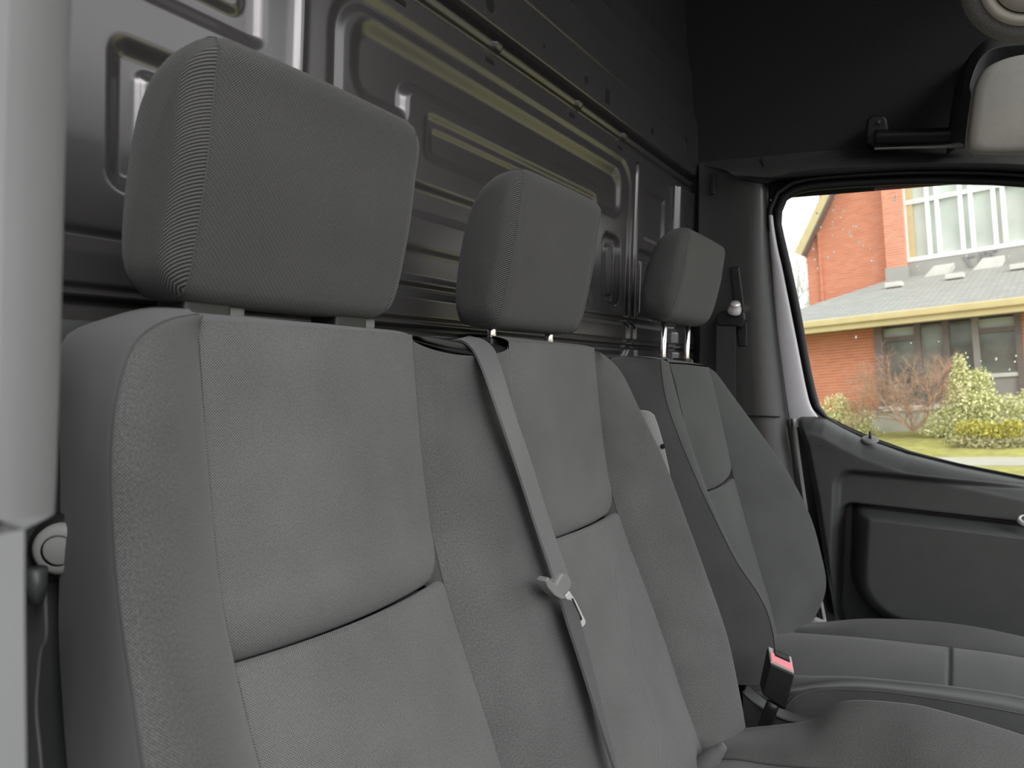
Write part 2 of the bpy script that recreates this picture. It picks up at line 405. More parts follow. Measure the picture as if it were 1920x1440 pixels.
# door: painted frame round the glass, inner trim, strips
door_1 = empty('door_1'); tag(door_1, 'driver door with grained charcoal trim and armrest', kind='structure')
gridmesh('window_channel', np.array([ring(18, .030), ring(18, .012), ring(20, .004), ring(23, .000), ring(26, .002), ring(28, .012), ring(29, .04)]), M['black_plastic'], door_1, closed_s=True)
fi = [(1449, 404), (1452, 430), (1459, 470), (1466, 500), (1475, 545), (1484, 590), (1494, 640), (1504, 692), (1513, 735), (1521, 762), (1536, 784), (1552, 800)]
fo = [(1440, 404), (1441, 430), (1444, 470), (1447, 500), (1450, 545), (1454, 590), (1458, 640), (1464, 692), (1469, 735), (1472, 762), (1477, 784), (1480, 800)]
patch('door_frame', curve([onplane(x, y, .008) for x, y in fo], 50), curve([onplane(x, y, .002) for x, y in fi], 50), (-.034, -.014, 0), (.026, -.01, 0), M['paint'], door_1, 12)
# belt line = lower edge of the opening, as height over Y
belt_px = [(1486, 782), (1500, 779), (1528, 779), (1548, 785), (1580, 803), (1620, 822), (1700, 850), (1800, 875), (1920, 899), (2050, 922), (2200, 942), (2380, 955)]
bl = np.array([onplane(a, b, -.01) for a, b in belt_px]); oy = np.argsort(bl[:, 1])
def belt(y): return np.interp(y, bl[oy, 1], bl[oy, 2])
re_ = np.array([onplane(x, y, -.03) for x, y in ((1489, 778), (1494, 790), (1510, 830), (1520, 880), (1530, 930), (1542, 1010), (1556, 1090), (1570, 1172), (1590, 1290), (1620, 1450))])
def yrear(z): return np.interp(z, re_[::-1, 2], re_[::-1, 1])
ys = np.linspace(re_[:, 1].max(), -.48, 230); ts = np.linspace(0, 1, 200)
Yg = np.broadcast_to(ys[None, :], (200, 230)); Bz = belt(Yg) + .004
Zg = .72 + (Bz - .72) * ts[:, None]
yr0 = ys[0]; Yg = Yg + (yrear(Zg) - yr0) * np.clip((Yg - .05) / (yr0 - .05), 0, 1)     # rear edge leans with the door
def door_h(y, z):
    b = belt(y); d = b - z
    h = np.full_like(y, .052)
    h += .006 * sstep(0, .05, d)                         # shoulder swells below the belt line
    rr = .046; u_ = np.clip(1 - d / rr, 0, 1)
    h -= .078 * (1 - np.sqrt(1 - u_ ** 2 * .999))          # rolls over outwards at the glass
    # scooped field under the crease
    rec = rrect(y, z, -.9, .245, .4, 1.268, .045)
    h -= .020 * plateau(rec, .018)
    # armrest: a sharp-edged scoop, out of which the padded body swells
    arm = rrect(y, z, -.9, .232, .70, 1.186, .035)
    h -= .055 * plateau(arm, .012)
    body = rrect(y, z, -.9, .205, .90, 1.6, .13)
    h += .112 * (1 - np.clip((body + .05) / .05, 0, 1) ** 2) * (1 - sstep(1.160, 1.182, z)) * (1 - sstep(.0, .004, arm))
    h -= .014 * sstep(yrear(z) - .014, yrear(z), y)
    return h
Hd = door_h(Yg, Zg)
dxg = np.vectorize(doorx)(Zg)
gridmesh('door_panel', np.stack([dxg - Hd, Yg, Zg], 2), M['dark_plastic'], door_1)
c = onplane(1539, 831, -.0565); lathe('screw_cover', [(0, .0012), (.0085, .0012), (.0095, .0004), (.0100, -.002), (.0108, -.002), (.0112, .0004)], c, (-1, 0, 0), M['dark_plastic'], door_1, 28)
c = onplane(1631, 823, -.014); lathe('lock_bezel', [(.004, .0022), (.017, .0022), (.0185, .0010), (.0195, -.003)], c, (-.35, 0, .94), M['grey_plastic'], door_1, 28)
tube('lock_pin', [c, c + np.array([0, 0, .008]), c + np.array([0, 0, .017]), c + np.array([0, 0, .0185])], [.0028, .0030, .0030, .0018], M['black_plastic'], door_1, 12)
# window switch pod and pull cup at the armrest's front
c0 = P(1925, 975, X=1.90); lathe('switch_ring', [(.010, .003), (.013, .004), (.016, .002), (.017, -.004)], c0, (-.5, 0, .87), M['steel'], door_1, 24)
lathe('switch_cup', [(0, -.003), (.010, .0)], c0, (-.5, 0, .87), M['black_plastic'], door_1, 24)
c0 = P(1932, 1050, X=1.89); lathe('pull_cup', [(0, .004), (.018, .004), (.026, .002), (.03, -.004)], c0, (-1, 0, 0), M['black_plastic'], door_1, 30)
# door edge strips behind the trim
sp = [(1489, 785), (1497, 850), (1508, 930), (1520, 1010), (1533, 1090), (1548, 1172), (1562, 1260)]
a = curve([P(x - 3, y, X=1.965) for x, y in sp]); b = curve([P(x + 3, y, X=1.965) for x, y in sp])
patch('door_edge', a, b, (-.004, -.004, 0), (.004, -.004, 0), M['paint'], door_1, 6)
a2 = curve([P(x + 3, y, X=1.972) for x, y in sp]); b2 = curve([P(x + 20, y, X=1.985) for x, y in sp])
patch('door_gap', a2, b2, (0, -.01, 0), (0, -.01, 0), M['rubber'], door_1, 5)
a2 = curve([P(x - 11, y, X=1.960) for x, y in sp]); b2 = curve([P(x - 3, y, X=1.970) for x, y in sp])
patch('door_seal', a2, b2, (-.008, -.004, 0), (.008, -.004, 0), M['rubber'], door_1, 6)
box('door_skin', (2.035, -.5, .5), (2.06, .36, 1.27), M['paint'], door_1, 0)

# pillar behind the driver door (trim_1) and header over the door (trim_2)
trim_1 = empty('trim_1'); tag(trim_1, 'charcoal pillar trim between bulkhead and driver door', kind='structure')
r0 = curve([(2.03, .655, 2.0), (2.03, .655, 1.5), (2.03, .655, .6)])
r1 = curve([P(1311, 306, X=1.955), P(1310, 500, X=1.945), P(1310, 700, X=1.94), (1.94, .62, 1.1), (1.94, .60, .6)])
r2 = curve([P(1402, 318, X=1.935), P(1404, 500, X=1.925), P(1412, 700, X=1.925), P(1428, 900, X=1.925), P(1470, 1180, X=1.925), P(1500, 1400, X=1.925)])
r3 = curve([P(1437, 345, X=1.955), P(1441, 420, X=1.955), P(1454, 600, X=1.96), P(1473, 780, X=1.965), P(1497, 930, X=1.965), P(1536, 1170, X=1.965), P(1562, 1330, X=1.965)])
r4 = curve([P(1444, 345, X=1.985), P(1449, 420, X=1.985), P(1462, 600, X=1.985), P(1482, 780, X=1.985), P(1508, 930, X=1.985), P(1545, 1170, X=1.985), P(1570, 1330, X=1.985)])
patch('inner_return', r0, r1, (-.02, 0, 0), (-.02, 0, 0), M['pillar_plastic'], trim_1, 6)
patch('pillar_face', r1, r2, (0, -.10, 0), (0, -.10, 0), M['pillar_plastic'], trim_1, 14)
patch('pillar_edge', r2, r3, (0, -.10, 0), (.05, -.01, 0), M['grey_plastic'] if 0 else M['pillar_plastic'], trim_1, 14)
patch('pillar_seal', r3, r4, (.004, -.03, 0), (.03, -.004, 0), M['rubber'], trim_1, 8)
j = curve([P(1380, 779, X=1.921), P(1420, 780, X=1.918), P(1462, 782, X=1.934)], 14)
tube('panel_joint', j, .0022, M['void'], trim_1, 6)
box('pillar_slot', P(1337, 345, X=1.945) - np.array([.004, .006, .028]), P(1337, 345, X=1.945) + np.array([.004, .006, .028]), M['black_plastic'], trim_1, .002)
trim_2 = empty('trim_2'); tag(trim_2, 'charcoal header trim above the driver window', kind='structure')
top = [(1311, 304), (1400, 296), (1450, 291), (1540, 283), (1650, 279), (1800, 278), (1920, 282), (2100, 300), (2300, 350)]
mid = [(1370, 326), (1437, 331), (1470, 322), (1560, 313), (1700, 306), (1820, 305), (1920, 308), (2100, 322), (2300, 372)]
low = [(1437, 345), (1448, 340), (1475, 335), (1560, 328), (1700, 319), (1820, 318), (1920, 322), (2100, 336), (2300, 385)]
t0 = curve([P(x, y, X=1.968) for x, y in top], 60); t1 = curve([onplane(x, y, -.028) for x, y in mid], 60); t2 = curve([onplane(x, y, .004) for x, y in low], 60)
patch('header_face', t0, t1, (-.02, 0, -.04), (0, 0, -.04), M['pillar_plastic'], trim_2, 10)
patch('header_lip', t1, t2, (-.004, 0, -.025), (.03, 0, -.004), M['pillar_plastic'], trim_2, 8)
t3 = np.array([p + np.array([.03, 0, .0]) for p in t2])
patch('header_seal', t2, t3, (.01, 0, -.012), (.01, 0, .01), M['rubber'], trim_2, 6)
tube('cover_joint', curve([P(1428, 294, X=1.957), P(1432, 312, X=1.930), P(1446, 332, X=1.925)], 12), .0014, M['void'], trim_2, 6)

# passenger side pillar close to the camera (trim_3)
trim_3 = empty('trim_3'); tag(trim_3, 'pale grey door pillar trim close at the left edge', kind='structure')
pp = [(138, -60), (130, 100), (122, 300), (117, 500), (112, 700), (106, 880), (102, 962)]
e = curve([P(x, y, X=.150) for x, y in pp], 40)
e_in = e + np.array([.012, .05, 0]); e_f = e + np.array([-.03, -.022, 0]); e_o = e + np.array([-.28, -.03, 0])
patch('pillar_return', e_in, e, (-.004, -.04, 0), (-.012, -.02, 0), M['pillar_grey'], trim_3, 8)
patch('pillar_corner', e, e_f, (-.010, -.02, 0), (-.025, -.004, 0), M['pillar_grey'], trim_3, 8)
patch('pillar_front', e_f, e_o, (-.06, -.01, 0), (-.06, 0, 0), M['pillar_grey'], trim_3, 8)
lo_ = [(46, 992), (46, 1100), (47, 1250), (49, 1440), (50, 1560)]
e = curve([P(x, y, X=.118) for x, y in lo_], 40)
e_in = e + np.array([.006, .05, 0]); e_f = e + np.array([-.02, -.012, 0]); e_o = e + np.array([-.26, -.02, 0])
patch('lower_return', e_in, e, (-.004, -.04, 0), (-.012, -.02, 0), M['pillar_grey'], trim_3, 8)
patch('lower_front', e, e_o, (-.03, -.02, 0), (-.06, 0, 0), M['pillar_grey'], trim_3, 10)
s0 = curve([P(102, 962, X=.150), P(75, 977, X=.133), P(46, 992, X=.118)], 12)
patch('step_return', s0, s0 + np.array([.0, .07, .004]), (0, .03, 0), (0, .03, 0), M['pillar_grey'], trim_3, 6)
box('dark_backing', (.10, .592, .5), (.33, .612, 1.405), M['black_plastic'], trim_3, .004)  # black sheet added for the darkness in the gap beside the seat
box('sill_wall', (-.12, .36, .45), (.115, .70, 2.6), M['pillar_grey'], trim_3, 0)

# ------------------------------------------------------------------ seats
def loop_headrest(root, name, x0, x1, prof, label, sleeve_z, posts_y, post_top, px_off=None, round_=.024, seam_in=.016):
    """prof: closed (Y,Z) section; built from cover, two side panels, seams and posts"""
    L = closed(np.array(prof), 56); cy, cz = (L.min(0) + L.max(0)) / 2; hy, hz = (L.max(0) - L.min(0)) / 2
    w2 = (x1 - x0) / 2; xm = (x0 + x1) / 2
    def sec(u, bul=0):
        a = abs(u) - (w2 - round_); ins = 0 if a <= 0 else round_ - math.sqrt(max(round_ ** 2 - a * a, 0))
        s1 = 1 - .55 * ins / hy; s2 = 1 - ins / hz
        belly = 1 + .05 * (1 - (u / w2) ** 2)
        return np.stack([np.full(len(L), xm + u), cy + (L[:, 0] - cy) * s1 * belly, cz + (L[:, 1] - cz) * s2 * (1 + .012 * (1 - (u / w2) ** 2))], 1)
    us = w2 - seam_in
    h = empty(name); h.parent = root
    h['label'] = label
    gridmesh('cover', np.array([sec(u) for u in np.linspace(-us, us, 26)]).transpose(1, 0, 2)[:, ::-1] if False else np.array([sec(u) for u in np.linspace(-us, us, 26)]), M['head_cloth'], h, closed_s=True)
    for sg in (-1, 1):
        rows = [sec(sg * u) for u in np.linspace(us, w2 - .0008, 8)]
        last = rows[-1]; c_ = last.mean(0)
        for k in np.linspace(.92, 0, 9):
            q = c_ + (last - c_) * k; q[:, 0] = xm + sg * (w2 - .0008 + .004 * (1 - k * k)); rows.append(q)
        wrap_uv(gridmesh('side_panel', np.array(rows), M['head_cloth'], h, closed_s=True), xm, w2)
        sm = sec(sg * us); sm = np.vstack([sm, sm[:1]])
        tube('seam', sm + 0.0, .0009, M['seam'], h, 5, cap=False)
    for x in (xm - .077, xm + .077):
        tube('post', [(x, posts_y + .004, sleeve_z - .05), (x, posts_y, sleeve_z), (x, posts_y, post_top)], .0062, M['chrome'], h, 14)
    return h
def stretch(prof, up_, down_):
    zs1 = [p[1] for p in prof]; z0, z1 = min(zs1), max(zs1)
    return [(y, z - down_ + (z - z0) / (z1 - z0) * (up_ + down_)) for y, z in prof]
def sleeve(root, x, y, z, mat=None):
    box('headrest_sleeve', (x - .024, y - .018, z - .012), (x + .018, y + .016, z + .006), M['black_plastic'], root, .004)
    box('sleeve_button', (x + .016, y - .014, z - .008), (x + .034, y + .012, z + .003), mat or M['light_plastic'], root, .003)
def ends(G): return 1.0
def gussets(o_edges, fn, mat, parent):
    """little walls that close the panel's rolled edge against its neighbours"""
    for e0 in o_edges:
        e1 = fn(e0[:, None, :])[:, 0]
        k = np.where(np.abs(e1[:, 1] - e0[:, 1]) > 1e-4)[0]
        if len(k) > 2: gridmesh('seam_gusset', np.stack([e0[k], (e0[k] + e1[k]) / 2, e1[k]], 1), mat, parent)
def tuck_in(zend, depth, r):
    """an upper panel that rolls inwards down to its sewn edge"""
    def fn(G):
        G = G.copy(); u = np.clip(1 - (G[..., 2] - zend) / r, 0, 1)
        G[..., 1] += ends(G) * depth * (1 - np.sqrt(1 - u ** 2 * .98)); return G
    return fn
def lip(zs0, depth, r, drop):
    """a lower panel whose top edge is a proud lip, falling away behind"""
    def fn(G):
        G = G.copy(); u = np.clip(1 + (G[..., 2] - zs0) / r, 0, 1); e = ends(G)
        G[..., 1] += e * depth * (1 - np.sqrt(1 - u ** 2 * .995)); G[..., 2] -= e * drop * u ** 4; return G
    return fn

# ---- passenger bench
bench = empty('passenger_bench'); tag(bench, 'charcoal woven double passenger bench with two headrests nearest the camera', 'seat')
ZC = [.90, .974, 1.034, 1.104, 1.152, 1.181, 1.24, 1.283, 1.33, 1.381, 1.437, 1.49, 1.52]
YC = [.25, .279, .306, .334, .355, .368, .396, .414, .430, .440, .449, .456, .460]
def yc(z): return np.interp(z, ZC, YC)
def zline(x, zt, zb, n=60, dy=0.0, bow=None, pw=1.0):
    z = zt + (zb - zt) * np.linspace(0, 1, n) ** pw; xx = np.full(n, float(x)) if bow is None else np.interp(z, bow[0], bow[1])
    return np.stack([xx, yc(z) + dy, z], 1)
ZT, ZS, ZB = 1.522, 1.2835, .93
# centre panels of both places
for x0, x1, zl, zr in ((.342, .585, 1.281, 1.289), (.77, 1.017, 1.2885, 1.276)):
    zs_ = (zl + zr) / 2
    E1 = zline(x0, zs_ - .010, ZT, 100, .005, None, 1.5)[::-1]; G1 = zline(x1, zs_ - .010, ZT, 100, .005, None, 1.5)[::-1]
    Ta = np.array([x1 - x0, -.055, 0]); Tb = np.array([x1 - x0, .055, 0])
    if x0 > .7: Ta = np.array([x1 - x0, -.03, 0]); Tb = np.array([x1 - x0, .04, 0])
    patch('centre_panel', E1, G1, Ta, Tb, M['panel_cloth'], bench, 30, tuck_in(zs_ - .010, .035, .052))
    gussets((E1, G1), tuck_in(zs_ - .010, .035, .052), M['panel_cloth'], bench)
    E2 = zline(x0, zs_ + .003, ZB, 120, .005, None, 2.0); G2 = zline(x1, zs_ + .003, ZB, 120, .005, None, 2.0)
    patch('lower_panel', E2, G2, Ta, Tb, M['panel_cloth'], bench, 30, lip(zs_ + .003, .035, .008, .020))
    # top strip rolling over to the back
    a = curve([(x0, .4655, ZT), ((x0 + x1) / 2, (.4512 if x0 < .7 else .4562), ZT - .002), (x1, .4655, ZT - .002)], 30)
    b = curve([(x0, .55, 1.528), (x1, .55, 1.524)], 30)
    patch('top_strip', a, b, (0, .012, .022), (0, .05, -.02), M['dark_cloth'] if x0 > .7 else M['side_cloth'], bench, 14)
# outer bolster of the outer place (nearest the pillar)
cs = [(372, 590), (330, 597), (300, 608), (272, 626), (250, 652), (232, 700), (219, 760), (212, 830), (211, 900), (218, 1050), (235, 1200), (255, 1330), (270, 1440), (300, 1580), (350, 1800), (400, 2000)]
zt_ = [1.52, 1.519, 1.516, 1.51, 1.50, 1.485, 1.467, 1.445, 1.423, 1.375, 1.326, 1.281, 1.243, 1.19, 1.12, 1.06]
dp_ = [.0, .008, .014, .020, .025, .030, .034, .036, .038, .042, .048, .052, .055, .058, .060, .060]
Cc = curve([P(x, y, Y=yc(z) - d) for (x, y), z, d in zip(cs, zt_, dp_)], 70)
zlow = Cc[-1, 2]
Ee = curve([(.342, yc(z) + .006, z) for z in np.linspace(1.521, zlow, 14)], 70)
tz = np.linspace(0, 1, 70)[:, None]
patch('bolster', Cc, Ee, np.array([.03, -.045, .0]) * sstep(0, .25, tz) + np.array([.02, -.01, 0]), np.array([.03, .065, 0]) * (.25 + .75 * sstep(0, .3, tz)), M['bolster_cloth'], bench, 18)
tube('bolster_seam', Cc + np.array([0, .0005, 0]), .0010, M['seam'], bench, 5)
tube('panel_seam', Ee + np.array([0, .001, 0]), .0006, M['seam'], bench, 5)
Aa = curve([(.405, .560, 1.534), (.365, .560, 1.531), (.332, .560, 1.522), (.303, .560, 1.509)] + [P(x, y, Y=q) for x, y, q in ((108, 690, .56), (110, 780, .56), (113, 900, .555), (112, 1050, .54), (110, 1180, .53), (118, 1330, .52), (127, 1440, .51), (150, 1640, .50), (180, 1850, .49))], 70)
Rr = sstep(0.0, .35, tz)
patch('side_panel', Aa, Cc, np.array([-.01, -.03, .02]) * (1 - Rr) + np.array([-.02, -.11, 0.01]) * Rr, np.array([.01, -.06, -.02]) * (1 - Rr) + np.array([.022, -.030, 0]) * Rr, M['side_cloth'], bench, 24)
# shared bolster between the places, with the belt outlet at its top
g = zline(.585, 1.517, .93, 60, .006); h = zline(.77, 1.513, .93, 60, .007)
tz6 = np.linspace(0, 1, 60)[:, None]
def saddle(G):
    G = G.copy(); t = np.linspace(0, 1, G.shape[0])[:, None]; s = np.linspace(0, 1, G.shape[1])[None, :]
    G[..., 2] -= .012 * np.sin(np.pi * np.clip(s / .85, 0, 1)) * (1 - sstep(0, .08, t))
    return G
patch('shared_bolster', g, h, np.array([.10, -.13, 0]) * (.35 + .65 * sstep(0, .3, tz6)), np.array([.06, .16, 0]) * (.4 + .6 * sstep(0, .3, tz6)), M['bolster_cloth'], bench, 26, saddle)
tube('panel_seam', zline(.585, 1.518, .93, 60, .005), .0006, M['seam'], bench, 5)
tube('panel_seam', zline(.77, 1.516, .93, 60, .007), .0006, M['seam'], bench, 5)
a = curve([(.585, .468, 1.517), (.64, .455, 1.507), (.70, .452, 1.504), (.74, .458, 1.509), (.77, .468, 1.514)], 30); b = curve([(.585, .55, 1.528), (.70, .55, 1.522), (.77, .55, 1.526)], 30)
patch('belt_bezel', a, b, (0, .016, .012), (0, .05, -.004), M['black_plastic'], bench, 12)
prism('belt_outlet', [P(x, y, Y=.470) for x, y in ((783, 630), (800, 629), (840, 637), (868, 643), (882, 656), (875, 658), (840, 652), (800, 641))], (0, .05, .0), M['black_plastic'], bench, .002)
# right-hand bolster of the middle place
i0 = zline(1.017, 1.517, .93, 60, .005)
sil = [(1125, 660), (1150, 679), (1172, 708), (1200, 767), (1245, 860), (1290, 980), (1330, 1090), (1364, 1190), (1386, 1290), (1400, 1370), (1408, 1440)]
sx = [1.025, 1.055, 1.075, 1.09, 1.095, 1.10, 1.10, 1.10, 1.10, 1.10, 1.10]
Sx = curve([P(x - 1, y, X=q) for (x, y), q in zip(sil, sx)], 60)
patch('bolster', i0, Sx, np.array([.04, -.09, 0]) * (.25 + .75 * sstep(0, .35, tz6)), np.array([.05, .02, 0]) * np.ones((60, 1)), M['bolster_cloth'], bench, 20)
tube('panel_seam', i0 + np.array([0, .001, 0]), .0006, M['seam'], bench, 5)
bk = curve([(1.03, .55, 1.524), (1.075, .55, 1.50), (1.095, .55, 1.45), (1.105, .55, 1.35), (1.11, .53, 1.2), (1.11, .50, 1.0), (1.11, .49, .93)], 60)
patch('side_panel', Sx, bk, np.array([.025, .06, 0]), np.array([0, .06, 0]), M['side_cloth'], bench, 16)
G = []
for z in np.linspace(1.52, .93, 10): G.append([(x, .556 - .10 * max(0, 1.35 - z) + .01, z) for x in np.linspace(.27, 1.09, 12)])
gridmesh('back_panel', np.array(G), M['dark_plastic'], bench)
# steel hinge cover beside the middle place
hp = [(1206, 769), (1218, 770), (1228, 778), (1236, 800), (1246, 835), (1256, 880), (1262, 915), (1250, 925), (1232, 880), (1212, 830)]
hb = [P(x, y, X=1.125) for x, y in hp]
hc = prism('hinge_cover', hb, (.012, .03, 0), M['light_plastic'], bench, .004)
cq = P(1243, 837, X=1.124); lathe('hinge_hole', [(0, .001), (.0035, .001), (.004, -.001)], cq, (-1, -.3, 0), M['void'], hc, 16)
# cushion: flat middle, raised right-hand bolster with a cut-out for the buckles
yb = [.30, .236, .19, .152, .126, .10, .05, .008, -.087, -.2, -.33]
zb_ = [.955, .982, 1.000, 1.017, 1.044, 1.058, 1.068, 1.071, 1.064, 1.045, 1.01]
cr = curve([(1.088, y, z) for y, z in zip(yb, zb_)], 60)
zi = [.965, .985, .992, 1.0, 1.006, 1.012, 1.022, 1.03, 1.03, 1.015, .985]
inn = curve([(1.005, y, z - .012) for y, z in zip(yb, zi)], 60)
left = curve([(.29, y, z - .012) for y, z in zip(yb, zi)], 60)
patch('cushion_top', left, inn, (.72, 0, .05), (.72, 0, -.05), M['panel_cloth'], bench, 30)
patch('cushion_bolster', inn, cr, (.02, 0, .07), (.05, 0, .01), M['bolster_cloth'], bench, 16)
tube('cushion_seam', inn + np.array([0, 0, .002]), .0011, M['seam'], bench, 5)
rim = cr.copy(); rim[:, 0] = 1.118; rim[:, 2] -= .035
bot = cr.copy(); bot[:, 0] = 1.11; bot[:, 2] = .80
patch('cushion_side', cr, rim, (.045, 0, -.004), (.004, 0, -.05), M['bolster_cloth'], bench, 10)
patch('cushion_base', rim, bot, (0, 0, -.05), (0, 0, -.05), M['dark_cloth'], bench, 6)
lf = left.copy(); lf[:, 0] = .265; lf[:, 2] -= .05; lb = lf.copy(); lb[:, 2] = .8
patch('cushion_side', left, lf, (-.03, 0, 0), (0, 0, -.04), M['bolster_cloth'], bench, 8)
patch('cushion_base', lf, lb, (0, 0, -.05), (0, 0, -.05), M['dark_cloth'], bench, 4)
fr0 = np.array([left[-1] + (inn[-1] - left[-1]) * t for t in np.linspace(0, 1, 20)]); fr1 = fr0 + np.array([0, -.01, -.14])
patch('cushion_front', fr0, fr1, (0, -.08, -.01), (0, 0, -.08), M['bolster_cloth'], bench, 8)
# light roll at the inner rear corner of the cushion
tube('cushion_roll', curve([P(1300, 1470, X=.985), P(1330, 1425, X=.99), P(1358, 1398, X=.995)], 14), [.018 - .013 * (k / 13) ** 2 for k in range(14)], M['side_cloth'], bench, 14)
box('bench_base', (.30, -.25, .5), (1.10, .45, .86), M['black_plastic'], bench, .01)
# headrests
prof1 = [(.4385, 1.706), (.4425, 1.680), (.449, 1.63), (.460, 1.58), (.468, 1.553), (.476, 1.544), (.500, 1.5415), (.522, 1.545), (.529, 1.556), (.530, 1.575), (.524, 1.62), (.512, 1.665), (.498, 1.692), (.478, 1.708), (.455, 1.7135), (.443, 1.7125)]
loop_headrest(bench, 'headrest', .316, .570, stretch(prof1, .003, .007), 'large woven headrest of the outer place', 1.53, .497, 1.56, round_=.032, seam_in=.020)
prof2 = [(y + .006, z + (.010 if z > 1.6 else .004)) for y, z in prof1]
loop_headrest(bench, 'headrest', .742, 1.000, stretch(prof2, .003, .006), 'woven headrest of the middle place', 1.53, .505, 1.57, round_=.032, seam_in=.020)
for x in (.444 - .077, .444 + .077): sleeve(bench, x, .500, 1.533, M['grey_plastic'])
for x in (.869 - .077, .869 + .077): sleeve(bench, x, .505, 1.521)

# ---- driver seat
drv = empty('driver_seat'); tag(drv, 'charcoal single driver seat with raised headrest beside the door', 'seat')
ZD = [.86, .943, 1.024, 1.06, 1.168, 1.251, 1.335, 1.415, 1.47, 1.50]; YD = [.27, .298, .322, .335, .372, .398, .420, .441, .456, .466]
def yd(z): return np.interp(z, ZD, YD)
def dline(x, zt, zb, n=50, dy=0.0, pw=1.0):
    z = zt + (zb - zt) * np.linspace(0, 1, n) ** pw; return np.stack([np.full(n, float(x)), yd(z) + dy, z], 1)
L0 = dline(1.365, 1.254, 1.502, 60, 0, 1.5)[::-1]; R0 = dline(1.615, 1.254, 1.497, 60, 0, 1.5)[::-1]
patch('centre_panel', L0, R0, (.25, -.05, 0), (.25, .05, 0), M['dark_cloth'], drv, 24, tuck_in(1.254, .036, .042))
gussets((L0, R0), tuck_in(1.254, .036, .042), M['dark_cloth'], drv)
L1 = dline(1.365, 1.265, .90, 90, 0, 2.0); R1 = dline(1.615, 1.265, .90, 90, 0, 2.0)
patch('lower_panel', L1, R1, (.25, -.05, 0), (.25, .05, 0), M['dark_cloth'], drv, 24, lip(1.265, .036, .008, .018))
L_ = dline(1.365, 1.502, .93); R_ = dline(1.615, 1.497, .90)
ob = [(1240, 674, .462), (1241, 700, .458), (1250, 752, .444), (1270, 810, .425), (1290, 860, .405), (1330, 950, .364), (1380, 1050, .314), (1420, 1110, .275), (1440, 1150, .257), (1452, 1200, .247), (1453, 1240, .246), (1440, 1285, .252)]
O_ = curve([P(x, y, X=1.302) for x, y, _ in ob], 60)
Lr = curve([(1.365, yd(z) + .004, z) for z in np.linspace(1.504, O_[-1, 2], 14)], 60)
t5 = np.linspace(0, 1, 60)[:, None]
patch('bolster', O_, Lr, np.array([.03, -.028, 0]) * (.3 + .7 * sstep(0, .3, t5)), np.array([.05, .10, 0]) * (.15 + .85 * sstep(0, .5, t5)), M['dark_cloth'], drv, 16)
tube('bolster_seam', O_, .0013, M['bolster_cloth'], drv, 5)
tube('panel_seam', Lr + np.array([0, -.002, 0]), .0010, M['seam'], drv, 5)
bk = curve([(1.315, .560, 1.512), (1.285, .565, 1.497), (1.275, .565, 1.46), (1.27, .555, 1.35), (1.265, .53, 1.2), (1.265, .49, 1.05), (1.265, .45, .93)], 60)
patch('side_panel', bk, O_, np.array([-.01, -.07, .01]), np.array([.02, -.05, 0]), M['dark_cloth'], drv, 16)
so_ = [(1330, 690), (1345, 702), (1380, 750), (1430, 818), (1480, 890), (1520, 970), (1541, 1045), (1549, 1092), (1541, 1130), (1512, 1180), (1480, 1215)]
sx_ = [1.63, 1.67, 1.705, 1.73, 1.745, 1.75, 1.755, 1.755, 1.755, 1.74, 1.70]
T_ = curve([P(x, y, X=q) for (x, y), q in zip(so_, sx_)], 60)
Rr_ = curve([(1.615, yd(z) + .004, z) for z in np.linspace(1.498, T_[-1, 2], 14)], 60)
patch('bolster', Rr_, T_, np.array([.03, -.06, 0]) * (.1 + .9 * sstep(0, .4, t5)), np.array([.05, .02, 0]) * np.ones((60, 1)), M['dark_cloth'], drv, 18)
tube('panel_seam', Rr_ + np.array([0, -.002, 0]), .0010, M['seam'], drv, 5)
bk2 = curve([(1.64, .560, 1.505), (1.70, .560, 1.47), (1.735, .56, 1.40), (1.76, .54, 1.25), (1.765, .50, 1.05), (1.765, .46, .93)], 60)
patch('side_panel', T_, bk2, np.array([.02, .06, 0]), np.array([0, .08, 0]), M['dark_cloth'], drv, 14)
a = curve([(1.305, .463, 1.508), (1.33, .461, 1.510), (1.365, .466, 1.505), (1.49, .457, 1.503), (1.615, .468, 1.499), (1.64, .48, 1.49)], 40)
b = curve([(1.315, .560, 1.512), (1.49, .560, 1.512), (1.64, .560, 1.505)], 40)
patch('top_strip', a, b, (0, .02, .012), (0, .05, -.012), M['dark_cloth'], drv, 12)
G = []
for z in np.linspace(1.51, .93, 10): G.append([(x, .566 - .12 * max(0, 1.3 - z), z) for x in np.linspace(1.28, 1.74, 10)])
gridmesh('back_panel', np.array(G), M['black_plastic'], drv)
# cushion
ycu = [.30, .225, .142, .048, -.03, -.106, -.2, -.32]
cin = curve([(1.335, y, z) for y, z in zip(ycu, [.925, .953, .986, 1.003, 1.013, 1.018, 1.015, .99])], 60)
cl = curve([(1.40, y, z) for y, z in zip(ycu, [.935, .946, .957, .966, .973, .978, .976, .955])], 240)
crr = curve([(1.665, y, z) for y, z in zip(ycu, [.935, .946, .957, .966, .973, .978, .976, .955])], 240)
cfar = curve([(1.735, y, z) for y, z in zip(ycu, [.93, .952, .976, .992, .999, .998, .99, .965])], 60)
def ycrease(ypos, dep, wid):
    def fn(G):
        G = G.copy(); sv = np.linspace(0, 1, G.shape[1])[None, :]; G[..., 2] -= dep * np.clip(np.minimum(sv, 1 - sv) / .05, 0, 1) * np.exp(-((G[..., 1] - ypos) / wid) ** 2); return G
    return fn
patch('cushion_top', cl, crr, (.25, 0, .06), (.25, 0, -.06), M['dark_cloth'], drv, 26, ycrease(-.010, .006, .0035))
